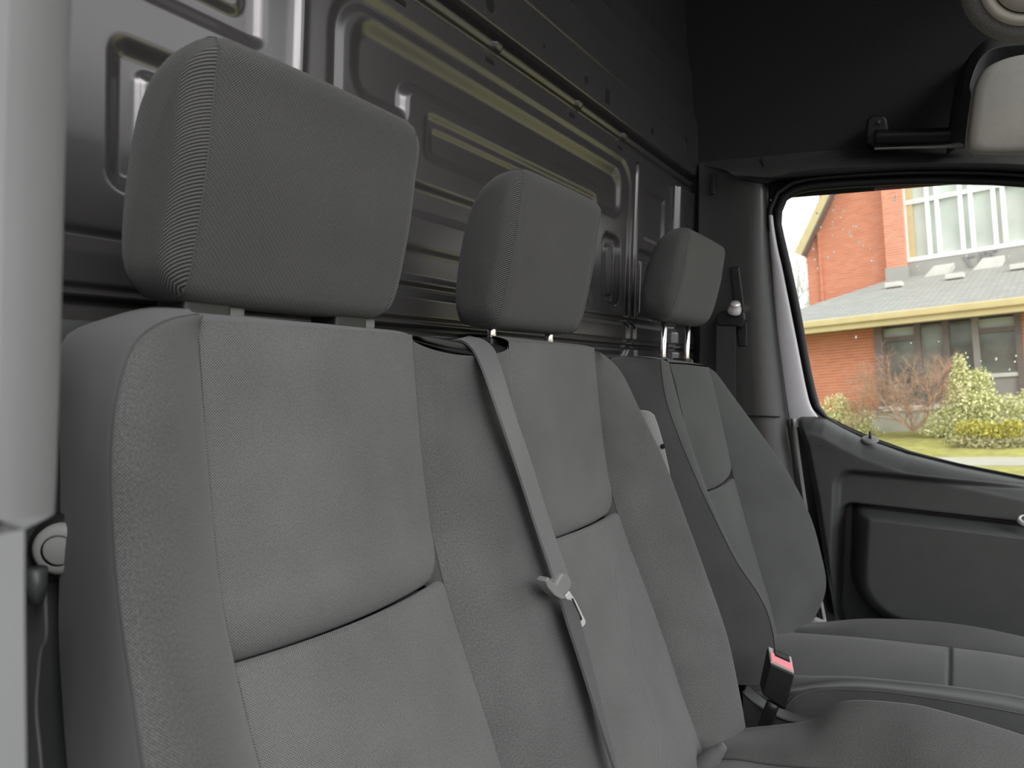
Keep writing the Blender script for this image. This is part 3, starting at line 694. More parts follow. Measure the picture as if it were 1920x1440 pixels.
patch('cushion_bolster', cin, cl[np.linspace(0, 239, 60).astype(int)], (.03, 0, .025), (.02, 0, -.06), M['dark_cloth'], drv, 14)
patch('cushion_bolster', crr[np.linspace(0, 239, 60).astype(int)], cfar, (.02, 0, .05), (.05, 0, .0), M['dark_cloth'], drv, 14)
tube('cushion_seam', crr + np.array([0, 0, .001]), .0011, M['seam'], drv, 5)
lowseam = curve([P(x, y, X=1.292) for x, y in ((1470, 1330), (1492, 1306), (1520, 1298), (1549, 1293), (1642, 1296), (1760, 1311), (1920, 1339), (2050, 1370), (2200, 1420))], 60)
patch('cushion_roll', lowseam, cin, (-.004, 0, .035), (.04, 0, .012), M['dark_cloth'], drv, 10)
tube('piping', lowseam, .0013, M['bolster_cloth'], drv, 5)
lb = lowseam.copy(); lb[:, 2] = .82; lb[:, 0] = 1.285
patch('cushion_side', lb, lowseam, (-.006, 0, .06), (.01, 0, .06), M['dark_cloth'], drv, 8)
fb = cfar.copy(); fb[:, 0] = 1.775; fb[:, 2] -= .05; fb2 = fb.copy(); fb2[:, 2] = .82
patch('cushion_side', cfar, fb, (.04, 0, 0), (0, 0, -.04), M['dark_cloth'], drv, 8)
patch('cushion_base', fb, fb2, (0, 0, -.03), (0, 0, -.03), M['dark_cloth'], drv, 4)
f0 = np.array([cl[-1] + (crr[-1] - cl[-1]) * t for t in np.linspace(0, 1, 16)]); patch('cushion_front', f0, f0 + np.array([0, -.01, -.13]), (0, -.06, -.01), (0, 0, -.06), M['dark_cloth'], drv, 8)
box('seat_base', (1.30, -.22, .5), (1.76, .42, .84), M['black_plastic'], drv, .01)
# plastic side cover with a bright upper edge, and the recliner cap on the far side
cv = [(1392, 1296), (1408, 1312), (1428, 1327), (1450, 1340), (1480, 1351), (1520, 1358), (1560, 1362), (1600, 1460), (1390, 1460)]
prism('side_cover', [P(x, y, X=1.235) for x, y in cv], (.035, 0, 0), M['pillar_plastic'], drv, .004)
tube('cover_edge', curve([P(x, y, X=1.234) for x, y in cv[:6]], 20), .0022, M['dark_plastic'], drv, 8)
prism('recliner_cap', [P(x, y, X=1.80) for x, y in ((1506, 1180), (1526, 1160), (1546, 1168), (1552, 1184), (1500, 1196))], (.02, 0, 0), M['light_plastic'], drv, .003)
prof3 = [(.452, 1.742), (.4555, 1.715), (.460, 1.68), (.472, 1.63), (.482, 1.606), (.492, 1.596), (.512, 1.590), (.535, 1.594), (.545, 1.606), (.547, 1.63), (.540, 1.67), (.527, 1.71), (.508, 1.738), (.486, 1.752), (.466, 1.753), (.456, 1.750)]
loop_headrest(drv, 'headrest', 1.385, 1.690, stretch(prof3, .013, .003), 'raised headrest with two exposed chrome posts', 1.515, .515, 1.615, round_=.040, seam_in=.022)
for x in (1.524 - .077, 1.524 + .077): sleeve(drv, x, .520, 1.509)

# ------------------------------------------------------------------ seat belts
def ribbon(name, L, R, mat, parent, th=.0014):
    L = np.asarray(L); R = np.asarray(R)
    mid = np.cross(R - L, np.gradient(L, axis=0)); mid /= np.linalg.norm(mid, axis=1)[:, None]
    G = []
    for l, r, n__ in zip(L, R, mid):
        G.append([l + n__ * th, lerp(l, r, .5) + n__ * th, r + n__ * th, r - n__ * th, lerp(l, r, .5) - n__ * th, l - n__ * th])
    return gridmesh(name, np.array(G), mat, parent, closed_s=True, smooth=False)
belt_m = empty('seat_belt'); tag(belt_m, 'grey lap and shoulder belt hanging over the bench between the two places', 'seat belt')
lp = [(848, 640, .515), (866, 640, .492), (884, 654, .462), (897, 676, .437), (912, 712, .421), (934, 775, .406), (962, 858, .395), (990, 943, .385), (1012, 1010, .374), (1033, 1070, .362), (1040, 1092, .357)]
rp = [(880, 632, .520), (905, 638, .497), (925, 655, .462), (934, 678, .440), (945, 712, .425), (965, 780, .412), (993, 862, .401), (1018, 943, .391), (1040, 1010, .380), (1062, 1074, .366), (1068, 1094, .361)]
ribbon('shoulder_webbing', curve([P(x, y, Y=q) for x, y, q in lp], 50), curve([P(x, y, Y=q) for x, y, q in rp], 50), M['webbing'], belt_m)
lp = [(1050, 1122, .350), (1064, 1170, .337), (1090, 1250, .318), (1118, 1340, .298), (1150, 1440, .278), (1180, 1530, .262)]
rp = [(1078, 1128, .358), (1090, 1180, .350), (1110, 1255, .332), (1131, 1340, .308), (1156, 1440, .284), (1184, 1530, .267)]
ribbon('lap_webbing', curve([P(x, y, Y=q) for x, y, q in lp], 40), curve([P(x, y, Y=q) for x, y, q in rp], 40), M['webbing_dark'], belt_m)  # same strap as the shoulder part, its shade put into darker webbing
tg = empty('tongue'); tg.parent = belt_m; tg['label'] = 'plastic slider with a slotted steel tongue'
yt = .352
body = [(1024, 1090), (1029, 1084), (1036, 1090), (1044, 1094), (1056, 1074), (1063, 1076), (1072, 1086), (1073, 1098), (1066, 1112), (1060, 1118), (1050, 1118), (1038, 1108), (1027, 1096)]
prism('slider', [P(x, y, Y=yt) for x, y in body], (0, .012, 0), M['grey_plastic'], tg, .003)
prism('slider_lip', [P(x, y, Y=yt - .004) for x, y in ((1024, 1089), (1030, 1082), (1036, 1094), (1048, 1108), (1062, 1119), (1064, 1124), (1052, 1124), (1040, 1116), (1028, 1102))], (0, .012, 0), M['grey_plastic'], tg, .004)
outer = [(1060, 1117), (1068, 1108), (1072, 1114), (1080, 1126), (1098, 1163), (1098, 1170), (1093, 1176), (1088, 1173)]
bl0 = [P(x, y, Y=yt + .002) for x, y in outer]
prism('tongue_blade', [bl0[i] for i in range(8)], (0, .003, 0), M['steel'], tg, .0008)
prism('tongue_slot', [P(x, y, Y=yt + .0012) for x, y in ((1072, 1122), (1075, 1122), (1092, 1160), (1090, 1164))], (0, .002, 0), M['void'], tg, 0)

belt_d = empty('seat_belt'); tag(belt_d, 'black driver belt hanging from its guide loop on the far pillar', 'seat belt')
ribbon('webbing', curve([P(1344, 600, X=1.905), P(1343, 700, X=1.90), P(1344, 800, X=1.885), P(1350, 950, X=1.86)], 20), curve([P(1379, 604, X=1.905), P(1379, 700, X=1.90), P(1381, 800, X=1.885), P(1390, 950, X=1.86)], 20), M['webbing_dark'], belt_d)
prism('guide_loop', [P(x, y, X=1.90) for x, y in ((1345, 585), (1380, 580), (1396, 584), (1398, 600), (1390, 615), (1376, 612), (1345, 612), (1340, 600))], (.02, 0, 0), M['black_plastic'], belt_d, .006)
c = P(1378, 577, X=1.895); lathe('anchor_bolt', [(0, .016), (.010, .015), (.013, .010), (.012, .004), (.016, .0), (.017, -.012)], c, (-.55, -.25, .8), M['steel'], belt_d, 24)
prism('height_rail', [P(x, y, X=1.924) for x, y in ((1368, 500), (1386, 500), (1402, 620), (1400, 650), (1384, 650))], (.01, 0, 0), M['black_plastic'], belt_d, .004)

bkl = empty('belt_buckle'); tag(bkl, 'black belt buckle with pale red button beside the driver seat', 'buckle')
f4 = [P(1428, 1302, X=1.205), P(1474, 1334, X=1.205), P(1491, 1265, X=1.205), P(1443, 1243, X=1.205)]
b4 = [p + np.array([.026, .010, .004 if i_ < 2 else .017]) for i_, p in enumerate(f4)]
hexa('body', f4 + b4, M['black_plastic'], bkl, .004)
up = (np.array(f4[3]) - f4[0]); up /= np.linalg.norm(up); wv = np.array(f4[2]) - f4[3]; wl_ = np.linalg.norm(wv); wv /= wl_
dv_ = np.array(b4[3]) - f4[3]
base = np.array(f4[3]) + up * .0
q4 = [base + wv * wl_ * a + dv_ * b for a, b in ((.04, .06), (.96, .06), (.96, .94), (.04, .94))]
hexa('rim', [p - up * .004 for p in q4] + [p + up * .0012 for p in q4], M['light_plastic'], bkl, .001)
q4 = [base + wv * wl_ * a + dv_ * b for a, b in ((.07, .10), (.93, .10), (.93, .62), (.07, .62))]
hexa('button', [p - up * .002 for p in q4] + [p + up * .0028 for p in q4], M['red'], bkl, .001)
q4 = [base + wv * wl_ * a + dv_ * b for a, b in ((.24, .46), (.84, .46), (.84, .86), (.24, .86))]
hexa('latch_slot', [p for p in q4] + [p + up * .0032 for p in q4], M['void'], bkl, 0)
q4 = [base + wv * wl_ * a + dv_ * b for a, b in ((.28, .56), (.80, .56), (.80, .80), (.28, .80))]
hexa('slot_spring', [p for p in q4] + [p + up * .0036 for p in q4], M['dark_plastic'], bkl, 0)
tube('stalk', curve([P(1450, 1318, X=1.212), P(1440, 1345, X=1.215), P(1425, 1400, X=1.22), P(1420, 1470, X=1.22)], 14), .010, M['black_plastic'], bkl, 12, flat=.5)

anc = empty('belt_height_adjuster'); tag(anc, 'round pale grey belt adjuster button beside the left pillar', 'belt adjuster')
c = P(113, 1030, X=.286)
dirn = (-.75, -.66, 0)
lathe('button_ring', [(.0110, .0045), (.0150, .004), (.0178, .001), (.0182, -.004), (.0182, -.012)], c, dirn, M['light_plastic'], anc, 40)
lathe('button_face', [(0, .0030), (.0095, .003), (.0108, .0022), (.011, -.002)], c, dirn, M['light_plastic'], anc, 32)
lathe('housing', [(.0182, -.004), (.0228, -.006), (.0238, -.014), (.021, -.02)], c, dirn, M['black_plastic'], anc, 36)
d0 = P(68, 1075, X=.19); tube('loop_bracket', [P(68, 1065, X=.235), P(67, 1100, X=.235), P(68, 1130, X=.235)], [.006, .0062, .004], M['dark_plastic'], anc, 12)
L_b = curve([P(x, y, X=.24) for x, y in ((80, 1085), (85, 1130), (86, 1195), (76, 1220), (69, 1290), (68, 1340), (76, 1420), (80, 1500))], 30)
R_b = L_b + np.array([.004, .035, 0]) + np.array([.0015, 0, 0])
ribbon('hanging_webbing', L_b, R_b, M['webbing_dark'], anc)
tube('webbing_edge', L_b, .0009, M['webbing'], anc, 6)

# ------------------------------------------------------------------ overhead things on the right
vis = empty('sun_visor'); tag(vis, 'pale grey sun visor swung up under the overhead shelf', 'sun visor')
vp = [(1814, 284), (1813, 262), (1818, 215), (1824, 172), (1834, 145), (1850, 127), (1878, 113), (1920, 103), (2040, 88), (2140, 90), (2190, 130), (2190, 240), (2150, 285), (2040, 290), (1920, 289), (1860, 290), (1826, 288)]
vb = closed(np.array([P(x, y, X=1.70) for x, y in vp]), 80); vc = vb.mean(0)
rows = []
for k, dx_ in ((.0, -.016), (.5, -.016), (.85, -.014), (.95, -.011), (.985, -.006), (1.0, 0), (.985, .006), (.9, .01), (0, .012)):
    q = vc + (vb - vc) * k; q[:, 0] += dx_; rows.append(q)
gridmesh('visor_pad', np.array(rows), M['visor'], vis, closed_s=True)
shelf = empty('overhead_shelf'); tag(shelf, 'dark overhead shelf housing framing the sun visor', 'overhead shelf')
e1 = curve([P(x, y, X=1.74) for x, y in ((1640, 281), (1700, 279), (1770, 278), (1812, 276))], 20)
e2 = curve([P(x, y, X=1.74) for x, y in ((1640, 277), (1700, 275), (1760, 273), (1798, 266))], 20)
patch('shelf_lip', e1, e2, (-.02, 0, .006), (.02, 0, .01), M['grey_plastic'], shelf, 8)
a = curve([P(x, y, X=1.735) for x, y in ((1810, 280), (1812, 250), (1818, 205), (1822, 178), (1819, 168), (1822, 150), (1835, 118), (1855, 97), (1880, 89), (1930, 84), (2060, 74))], 50)
b = curve([P(x, y, X=1.80) for x, y in ((1793, 278), (1794, 250), (1799, 205), (1803, 178), (1806, 160), (1812, 130), (1824, 100), (1846, 76), (1880, 64), (1930, 58), (2060, 44))], 50)
patch('housing_rim', a, b, (-.035, .01, .005), (.03, .02, .0), M['dark_plastic'], shelf, 12)
a2 = a + np.array([.08, -.02, -.002])
patch('housing_inner', a, a2, (.01, -.02, 0), (.03, 0, 0), M['dark_plastic'], shelf, 6)
bb = b + np.array([.14, .02, .02]); patch('housing_outer', b, bb, (.04, .02, 0), (.04, 0, 0), M['headliner'], shelf, 6)
box('added_shelf_floor', (.16, -.80, 2.02), (1.68, -.30, 2.05), M['headliner'], shelf, .006)  # out of view, added to cut high light on the upper bulkhead
gh = empty('grab_handle'); tag(gh, 'black grab handle above the driver window', 'handle')
hx = 1.90
prism('mount', [P(x, y, X=hx) for x, y in ((1622, 250), (1624, 222), (1636, 214), (1656, 213), (1664, 222), (1668, 244), (1690, 272), (1640, 276), (1624, 270))], (.05, 0, 0), M['black_plastic'], gh, .008)
tube('grip', curve([P(x, y, X=hx - .005) for x, y in ((1640, 258), (1680, 257), (1730, 256), (1780, 254), (1840, 250))], 20), .027, M['black_plastic'], gh, 16, flat=.6)
c = P(1647, 229, X=hx - .003); lathe('screw', [(0, .002), (.004, .002), (.005, 0)], c, (-1, 0, 0), M['dark_plastic'], gh, 14)
lamp = empty('dome_lamp'); tag(lamp, 'round cream overhead lamp in grey felt at the top right', 'lamp')
c = P(1942, -52, X=1.35); axv = (-.80, .22, -.56)
lathe('felt_bezel', [(.105, -.03), (.100, .0), (.088, .012), (.076, .016), (.071, .014)], c, axv, M['felt'], lamp, 60)
lathe('lamp_ring', [(.071, .010), (.068, .022), (.060, .026), (.054, .024), (.052, .016)], c, axv, M['lamp'], lamp, 60)
lathe('lamp_groove', [(.0525, .0165), (.0495, .0165)], c, axv, M['void'], lamp, 60)
lathe('lamp_lens', [(.050, .014), (.049, .022), (.044, .027), (.03, .031), (0, .033)], c, axv, M['lamp'], lamp, 60)

dash = empty('dashboard'); tag(dash, 'unseen dark dashboard under the windshield, added to block low light', 'dashboard')  # out of view, added to keep low light off the seats
prism('dash_body', [(.12, -.70, .52), (.12, -.66, 1.02), (.12, -.72, 1.18), (.12, -.84, 1.23), (.12, -1.15, 1.22), (.12, -1.15, .52)], (1.84, 0, 0), M['dark_plastic'], dash, .02)
box('glove_lid', (.25, -.668, .80), (.75, -.655, 1.0), M['dark_plastic'], dash, .006)
# ------------------------------------------------------------------ outside, level ground frame (the van stands nose-down on a sloping street)
def rotm(a, b, c):
    return Matrix.Rotation(a, 3, 'X') @ Matrix.Rotation(b, 3, 'Y') @ Matrix.Rotation(c, 3, 'Z')
ME = rotm(-.1064, .0226, -.1354); MEn = np.array(ME)
def place(o):
    o.matrix_world = Matrix.Translation(CAM) @ ME.to_4x4(); return o
def EX(px, py, X):
    r = MEn.T @ ray(px, py); return r * (X / r[0])
M['brick_red'] = brick('red_brick', (.60, .215, .125), (.50, .165, .092), (.70, .40, .28))
M['brick_pale'] = brick('weathered_brick', (.64, .28, .18), (.56, .21, .125), (.70, .45, .35))
sh = N('roof_shingles'); tc = sh.n('ShaderNodeTexCoord'); s = sh.n('ShaderNodeSeparateXYZ'); sh.l(tc.outputs['Object'], s.inputs[0])
cb = sh.n('ShaderNodeCombineXYZ'); sh.l(s.outputs[1], cb.inputs[0]); sh.l(s.outputs[0], cb.inputs[1])
bt = sh.n('ShaderNodeTexBrick'); sh.l(cb.outputs[0], bt.inputs['Vector']); bt.inputs['Scale'].default_value = 1; bt.inputs['Brick Width'].default_value = .3; bt.inputs['Row Height'].default_value = .14; bt.inputs['Mortar Size'].default_value = .02
bt.inputs['Color1'].default_value = (.36, .355, .33, 1); bt.inputs['Color2'].default_value = (.28, .28, .26, 1); bt.inputs['Mortar'].default_value = (.23, .23, .215, 1)
sh.l(bt.outputs['Color'], sh.b.inputs['Base Color']); sh.b.inputs['Roughness'].default_value = .95
M['shingle'] = sh.m
M['cream'] = plain('cream_gutter', (.56, .46, .24), .5, 0, .05, 3)
M['white_frame'] = plain('white_frame', (.88, .88, .85), .5, 0, .03, 3)
M['brown_frame'] = plain('brown_frame', (.17, .13, .115), .6, 0, .1, 5)
M['grey_frame'] = plain('grey_panel', (.30, .27, .25), .7, 0, .06, 4)
M['flash'] = plain('grey_flashing', (.34, .335, .31), .6, 0, .08, 2)
M['concrete'] = plain('concrete', (.42, .41, .36), .9, 0, .18, 3, .3, 40)
M['sill'] = plain('stone_sill', (.62, .61, .56), .9, 0, .08, 3)
M['pane_pale'] = plain('pale_pane', (.52, .55, .50), .12, 0, .14, .8)
M['pane_dark'] = plain('dark_pane', (.17, .185, .165), .05, 0, .65, 1.0, spec=.9)  # blotchy reflections of sky and street put into the pane colour
M['reflected_digit'] = plain('grey_reflected_digit', (.22, .23, .23), .7)
M['lawn'] = plain('lawn', (.31, .29, .075), .95, 0, .25, 5, .6, 60)
M['walk'] = plain('pavement', (.40, .37, .31), .9, 0, .06, 2)
M['asphalt'] = plain('asphalt', (.12, .12, .12), .9, 0, .15, 5)
M['twig'] = plain('bare_twig', (.40, .25, .17), .9, 0, .3, 6)
M['twig_grey'] = plain('grey_branch', (.42, .40, .38), .9, 0, .2, 6)
def leafmat(name, c1, c2):
    q = N(name); oi = q.n('ShaderNodeNewGeometry')
    q.l(q.ramp(oi.outputs['Random Per Island'], [(.1, c1), (.9, c2)]), q.b.inputs['Base Color']); q.b.inputs['Roughness'].default_value = .6
    return q.m
M['leaf_cream'] = leafmat('variegated_leaf', (.40, .42, .13), (.95, .92, .55))
M['leaf_gold'] = leafmat('golden_leaf', (.30, .28, .03), (.62, .54, .08))
M['leaf_dull'] = leafmat('dull_leaf', (.22, .22, .08), (.48, .42, .22))

ch = place(empty('brick_church')); tag(ch, 'red brick church with low grey roof and large white-barred window', 'building')
def eb(name, y0, y1, z0, z1, x0, x1, mat, bev=0):
    return box(name, (x0, min(y0, y1), z0), (x1, max(y0, y1), z1), mat, ch, bev)
eb('pilaster', 5.02, 4.48, 3.0, 14, 24.75, 25.35, M['brick_pale'])
eb('wall_return', 7.42, 7.25, -1.5, 4.7, 25.4, 34, M['brick_red'])
# rake board and soffit of the gable
r0_ = EX(1489, 474, 24.6); r1_ = EX(1546, 352, 24.6); dr = (r1_ - r0_); dr /= np.linalg.norm(dr)
r2_ = r0_ + dr * 9
pn = np.array([0, dr[2], -dr[1]]) * (1 if dr[1] < 0 else -1)
pn = np.array([0, -abs(dr[2]), -abs(dr[1])])
prism('rake_board', [r0_, r2_, r2_ + pn * .26, r0_ + pn * .26], (.06, 0, 0), M['cream'], ch, 0)
prism('soffit', [r0_ + pn * .24, r2_ + pn * .24, r2_ + pn * .24 + np.array([.9, 0, 0]), r0_ + pn * .24 + np.array([.9, 0, 0])], pn * .05, M['brown_frame'], ch, 0)
g0 = EX(1508, 486, 25); g1 = EX(1566, 352, 25); gd = g1 - g0; gt = g0 + gd * 4.2
prism('gable_wall', [(25, 7.42, -1.5), (25, 7.42, g0[2]), (25, g0[1] - .02, g0[2] + .04), (25, gt[1], gt[2]), (25, 4.98, gt[2]), (25, 4.98, -1.5)], (.4, 0, 0), M['brick_red'], ch, 0)
eb('brick_offset', 7.02, 6.95, 2.0, 5.4, 24.93, 25.0, M['brick_red'])
# tall window: pale panes, white bars
pz0, pz1 = 4.06, 13.0
ybars = [(EX(1697, 420, 25)[1] + .0, .12), (EX(1741, 420, 25)[1], .10), (EX(1759, 420, 25)[1], .10), (EX(1803.5, 420, 25)[1], .10), (EX(1823, 420, 25)[1], .10), (EX(1866, 420, 25)[1], .10), (EX(1884, 420, 25)[1], .10)]
step = ybars[3][0] - ybars[5][0]
ex = [y for y, _ in ybars]
for k in range(1, 9): ex += [ex[5] - step * k, ex[6] - step * k]
ex = sorted(ex, reverse=True)
zh = EX(1740, 373, 25)[2]
for a, b in zip(ex[:-1], ex[1:]):
    for z0, z1 in ((pz0, zh), (zh, zh + 2.3), (zh + 2.3, pz1)):
        eb('pane', a, b, z0, z1, 25.10, 25.14, M['pane_pale'])
for k, y in enumerate(ex): eb('window_bar', y + .055, y - .055, pz0, pz1, 24.98, 25.10, M['white_frame'])
eb('frame_reveal', ex[0] - .06, ex[0] - .22, pz0, pz1, 25.0, 25.09, M['cream'])
for z in (pz0, zh, zh + 2.3): eb('cross_bar', ex[0] + .06, ex[-1], z - .06, z + .06, 24.97, 25.10, M['white_frame'])
eb('flashing_band', 4.48, -16, 3.0, 4.02, 24.99, 25.2, M['flash'])
eb('corner_flashing', 5.05, 4.45, 3.0, 3.86, 24.68, 25.0, M['flash'])
# reflection of numerals in the side window, put in as lettering on the band
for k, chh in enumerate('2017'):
    cu = bpy.data.curves.new('reflected_digit', 'FONT'); cu.body = chh; cu.size = .46; cu.extrude = .01; cu.align_x = 'CENTER'
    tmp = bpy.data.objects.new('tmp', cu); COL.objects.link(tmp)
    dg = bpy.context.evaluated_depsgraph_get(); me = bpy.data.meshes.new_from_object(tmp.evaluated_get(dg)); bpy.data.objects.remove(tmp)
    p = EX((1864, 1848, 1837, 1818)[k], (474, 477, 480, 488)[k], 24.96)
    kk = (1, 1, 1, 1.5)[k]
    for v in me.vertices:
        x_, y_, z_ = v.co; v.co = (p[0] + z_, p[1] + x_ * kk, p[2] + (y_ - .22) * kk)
    link('reflected_digit', me, M['reflected_digit'], ch, False)
# low roof with hip, gutter, facade
ro = mesh('roof', [(19.2, 7.74, 1.95), (19.2, -18, 1.95), (25.0, -18, 3.57), (25.0, 4.95, 3.57), (25.2, 10.5, 1.95), (19.2, 7.74, 1.80), (19.2, -18, 1.80)], [(0, 1, 2, 3), (0, 3, 4), (0, 5, 6, 1)], M['shingle'], ch, False)
eb('gutter', 7.8, -18, 1.80, 1.97, 19.08, 19.25, M['cream'], .03); eb('fascia', 7.74, -18, 1.66, 1.82, 19.16, 19.3, M['cream'], .02)
eb('eave_soffit', 7.2, -18, 1.70, 1.74, 19.25, 20.2, M['brown_frame'])
yw0 = EX(1642, 660, 20)[1]
eb('facade', 7.0, yw0, -.36, 1.72, 20.0, 20.3, M['brick_red'])
eb('plinth', 7.05, -18, -2.2, -.34, 19.93, 20.4, M['concrete'])
eb('sill', yw0, -18, -.36, -.24, 19.88, 20.3, M['sill'])
xs_m = [EX(p, 660, 20)[1] for p in (1649, 1720.5, 1774, 1830, 1911)]
eb('frame_post', yw0, xs_m[0] - .10, -.26, 1.72, 19.92, 20.25, M['brown_frame'])
eb('back_room', yw0, -18, -.3, 1.75, 20.6, 20.7, M['brown_frame'])
for k in range(4):
    a, b = xs_m[k] - .08, xs_m[k + 1] + .04
    zt_r = EX(1690, 634, 20)[2]
    if k in (0, 3):
        eb('pane', a, b, zt_r, 1.66, 20.1, 20.13, M['pane_pale' if k == 0 else 'pane_pale']); eb('transom', a, b, zt_r - .06, zt_r + .05, 20.0, 20.2, M['brown_frame'])
        zb0 = -.24 if k == 0 else EX(1870, 703, 20)[2]
        eb('pane', a, b, zb0, zt_r, 20.1, 20.13, M['pane_dark'])
        if k == 3: eb('spandrel', a, b, -.24, zb0, 20.05, 20.13, M['grey_frame']); eb('window_ledge', a, b, zb0 - .05, zb0 + .04, 20.0, 20.13, M['sill'])
    else:
        eb('pane', a, b, -.24, 1.66, 20.1, 20.13, M['pane_dark'])
    eb('mullion', xs_m[k + 1] + .05, xs_m[k + 1] - .08, -.24, 1.72, 19.98, 20.2, M['grey_frame' if k == 2 else 'brown_frame'])
eb('facade', xs_m[4] - .06, xs_m[4] - 1.1, -.36, 1.72, 20.0, 20.3, M['brick_red'])
yy = xs_m[4] - 1.1
for k in range(8):
    eb('pane', yy, yy - 1.1, -.24, 1.66, 20.1, 20.13, M['pane_dark']); eb('mullion', yy - 1.1 + .06, yy - 1.1 - .06, -.24, 1.72, 19.98, 20.2, M['brown_frame']); yy -= 1.1
def roofpt(px, py, up_=0.0):
    r = MEn.T @ ray(px, py); k = (3.57 - 1.95) / 5.8
    t = (1.95 - 19.2 * k) / (r[2] - r[0] * k); return r * t + np.array([0, 0, up_])
for q in (((1731, 520), (1776, 513), (1790, 492), (1751, 498)), ((1823, 507), (1873, 500), (1884, 478), (1842, 484))):
    prism('skylight', [roofpt(*q[0]), roofpt(*q[1]), EX(*q[2], 24.5), EX(*q[3], 24.5)], (.06, 0, -.14), M['sill'], ch, .01)
for (x, y) in ((1677, 539), (1791, 523), (1913, 505)):
    p = roofpt(x, y); k = 1.62 / 5.8
    box('roof_vent', p + np.array([-.15, -.22, 0]), p + np.array([.15, .22, .14]), M['sill'], ch, .02)

# ground
def gz(x): return interp(x, [-40, 3, 8, 14, 15.6, 20, 60], [-1.62, -1.60, -1.42, -1.18, -1.17, -.80, -.7])
def strip(name, x0, x1, mat, label, dz=0):
    xs_ = np.linspace(x0, x1, 14)
    o = gridmesh(name, np.array([[(x, y, gz(x) + dz) for y in np.linspace(40, -40, 10)] for x in xs_]), mat)
    place(o); tag(o, label, kind='structure'); return o
sw0 = 14.0; sw1 = 15.6
strip('street', -40, 4.5, M['asphalt'], 'grey street the van stands on', -.05)
strip('verge', 4.5, sw0, M['lawn'], 'strip of yellow green grass between street and sidewalk')
strip('sidewalk', sw0, sw1, M['walk'], 'pale concrete sidewalk beyond the grass verge', .01)
strip('lawn', sw1, 60, M['lawn'], 'yellow green lawn in front of the church')

# houses across the street, mirrored in the church windows
ho = place(empty('terrace_house')); tag(ho, 'brick terrace house across the street behind the camera', 'building')
box('house_wall', (-30, -16, -1.7), (-22, 14, 3.6), M['brick_red'], ho, 0)
prism('house_roof', [(-21.4, -16.5, 3.5), (-30.6, -16.5, 3.5), (-26, -16.5, 6.4)], (0, 31, 0), M['shingle'], ho, 0)
for k in range(8):
    box('house_window', (-22.02, -14 + k * 3.4, .4), (-21.95, -12.4 + k * 3.4, 2.2), M['pane_dark'], ho, 0)
# ------------------------------------------------------------------ plants
def foliage(name, pts_fn, n, size, mat, parent):
    V = []; f = []
    for _ in range(n):
        c = np.array(pts_fn()); a = np.random.normal(size=3); a /= np.linalg.norm(a); b = np.cross(a, np.random.normal(size=3)); b /= np.linalg.norm(b)
        s = size * random.uniform(.6, 1.3); k = len(V)
        V += [c - a * s, c + b * s * .45, c + a * s, c - b * s * .45]; f.append((k, k + 1, k + 2, k + 3))
    o = mesh(name, V, f, mat, parent, False); o['kind'] = 'stuff'; return o
np.random.seed(3)
def blobs(bl):
    """points near the surface of a few overlapping ellipsoids: (centre, radii)"""
    wts = [b[1][1] * b[1][2] for b in bl]
    def fn():
        c, r = random.choices(bl, wts)[0]; d = np.random.normal(size=3); d /= np.linalg.norm(d)
        return np.array(c) + d * np.array(r) * random.uniform(.55, 1.08)
    return fn
def bush(label, X, px_blobs, mat, n, size, cat='shrub', stemx=None, name='leafy_shrub'):
    r = place(empty(name)); tag(r, label, cat)
    bl = []
    for px, py, rw, rh in px_blobs:
        c = EX(px, py, X); k = X / FOC * 1.2
        bl.append((c, (rw * k * .8, rw * k, rh * k)))
    foliage('foliage', blobs(bl), n, size, mat, r)
    base = np.array([bl[0][0][0], bl[0][0][1], gz(X)])
    st = []
    for k, b in enumerate(bl[:4]):
        tube('stem', curve([base + np.array([0, .04 * k, -.05]), (base + b[0]) / 2 + np.random.normal(size=3) * .05, b[0]], 8), [.035, .032, .03, .027, .024, .02, .016, .012], M['twig'], r, 6)
    return r
bush('pale green leafy shrub against the brick left of the church windows', 18.9, [(1585, 800, 30, 26), (1565, 772, 24, 26), (1605, 790, 28, 26), (1575, 755, 12, 14), (1630, 812, 18, 12), (1555, 800, 20, 30)], M['leaf_cream'], 4000, .036)
bush('tall cream variegated shrub rising to a point before the windows', 18.4, [(1815, 765, 32, 36), (1805, 730, 20, 30), (1800, 695, 9, 24), (1840, 745, 18, 40), (1780, 790, 30, 22), (1860, 780, 32, 26), (1885, 752, 16, 10), (1755, 805, 22, 12), (1828, 712, 10, 14), (1842, 715, 6, 12)], M['leaf_cream'], 9000, .036)
bush('low golden shrub in front of the tall variegated one', 17.2, [(1850, 812, 28, 16), (1820, 806, 20, 14), (1880, 818, 26, 14), (1895, 800, 14, 10)], M['leaf_gold'], 3000, .034)
bush('dull olive undergrowth at the foot of the golden shrub', 16.9, [(1840, 832, 26, 8), (1880, 836, 30, 9), (1800, 826, 22, 7), (1910, 830, 18, 9)], M['leaf_dull'], 2000, .035)
bush('cream leafy shrub at the right edge of the view', 18.2, [(1925, 785, 22, 26), (1940, 770, 24, 30)], M['leaf_cream'], 2000, .036)
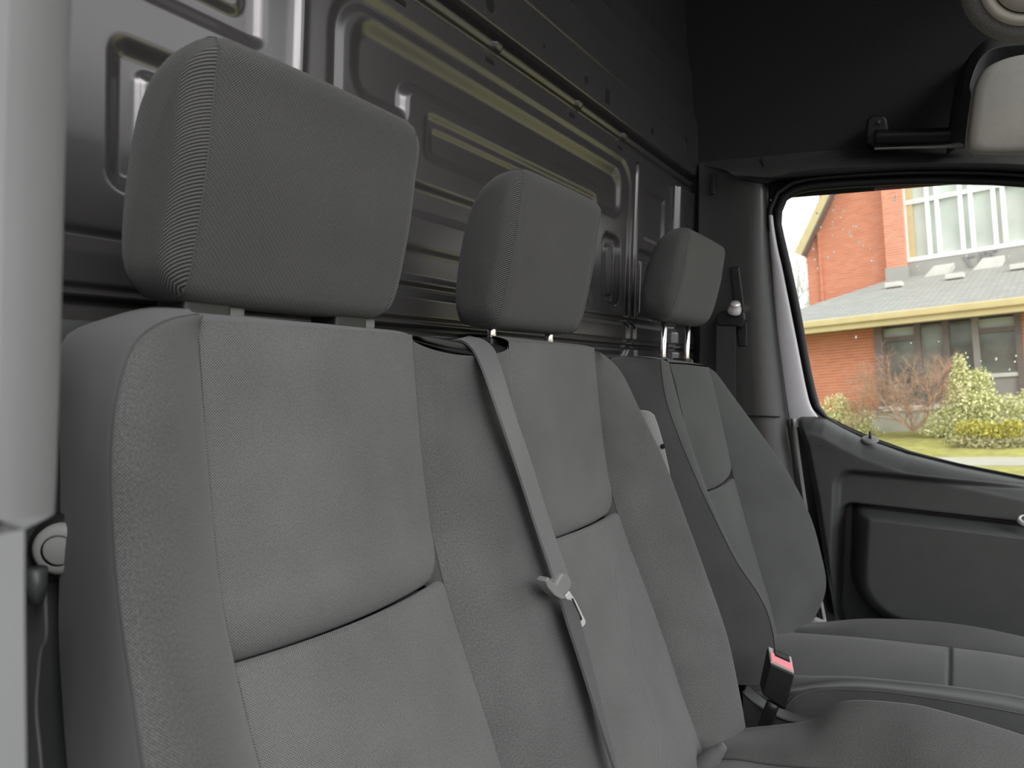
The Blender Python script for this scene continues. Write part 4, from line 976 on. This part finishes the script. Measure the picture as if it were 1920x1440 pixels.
def branchy(label, name, cat, base, h, mat, levels=4, n0=5, spread=.9, r0=.04, up=.6, thin=.62, seedv=1):
    random.seed(seedv); r = place(empty(name)); tag(r, label, cat)
    V = []; f = []
    def seg(p, q, ra, rb):
        t = q - p; L = np.linalg.norm(t); t /= L; a = np.cross(t, [.3, .9, .2]); a /= np.linalg.norm(a); b = np.cross(t, a); k = len(V)
        for pt, rr in ((p, ra), (q, rb)):
            for j in range(4):
                w_ = math.pi / 2 * j; V.append(pt + rr * (a * math.cos(w_) + b * math.sin(w_)))
        for j in range(4): f.append((k + j, k + (j + 1) % 4, k + 4 + (j + 1) % 4, k + 4 + j))
    def grow_(p, d, L, rad, lv):
        q = p + d * L * .5 + np.array([random.gauss(0, .05), random.gauss(0, .05), random.gauss(0, .03)]) * L
        e_ = q + d * L * .5 + np.array([random.gauss(0, .08), random.gauss(0, .08), random.gauss(0, .05)]) * L
        seg(p, q, rad, rad * .85); seg(q, e_, rad * .85, rad * .65)
        if lv == 0: return
        for _ in range(random.choice((2, 3, 3, 4))):
            nd = d + np.array([random.gauss(0, spread * .5), random.gauss(0, spread * .6), random.gauss(.12, .35)]); nd /= np.linalg.norm(nd)
            grow_(q if random.random() < .35 else e_, nd, L * random.uniform(.6, .85), rad * thin, lv - 1)
    for k in range(n0):
        a_ = 2 * math.pi * k / n0 + random.uniform(-.3, .3); d = np.array([math.cos(a_) * spread * .6, math.sin(a_) * spread, up]); d /= np.linalg.norm(d)
        grow_(np.array(base, float), d, h * .36, r0, levels)
    mesh('branches', V, f, mat, r, False)
    return r
b0 = EX(1712, 808, 18.3)
branchy('bare brown multi-stemmed shrub below the church windows', 'bare_shrub', 'shrub', b0, 1.7, M['twig'], 6, 7, 1.0, .026, .8, .64, 4)
branchy('bare grey tree against the white sky left of the gable', 'bare_tree', 'tree', EX(1470, 640, 46) * np.array([1, 1, 0]) + np.array([0, 0.6, -.8]), 11.5, M['twig_grey'], 5, 4, .55, .14, 1.2, .58, 11)
branchy('pale twiggy tree behind the left corner of the church', 'bare_tree', 'tree', EX(1490, 600, 40) * np.array([1, 1, 0]) + np.array([0, .9, -.8]), 8.5, M['twig_grey'], 5, 4, .7, .08, 1.0, .58, 5)
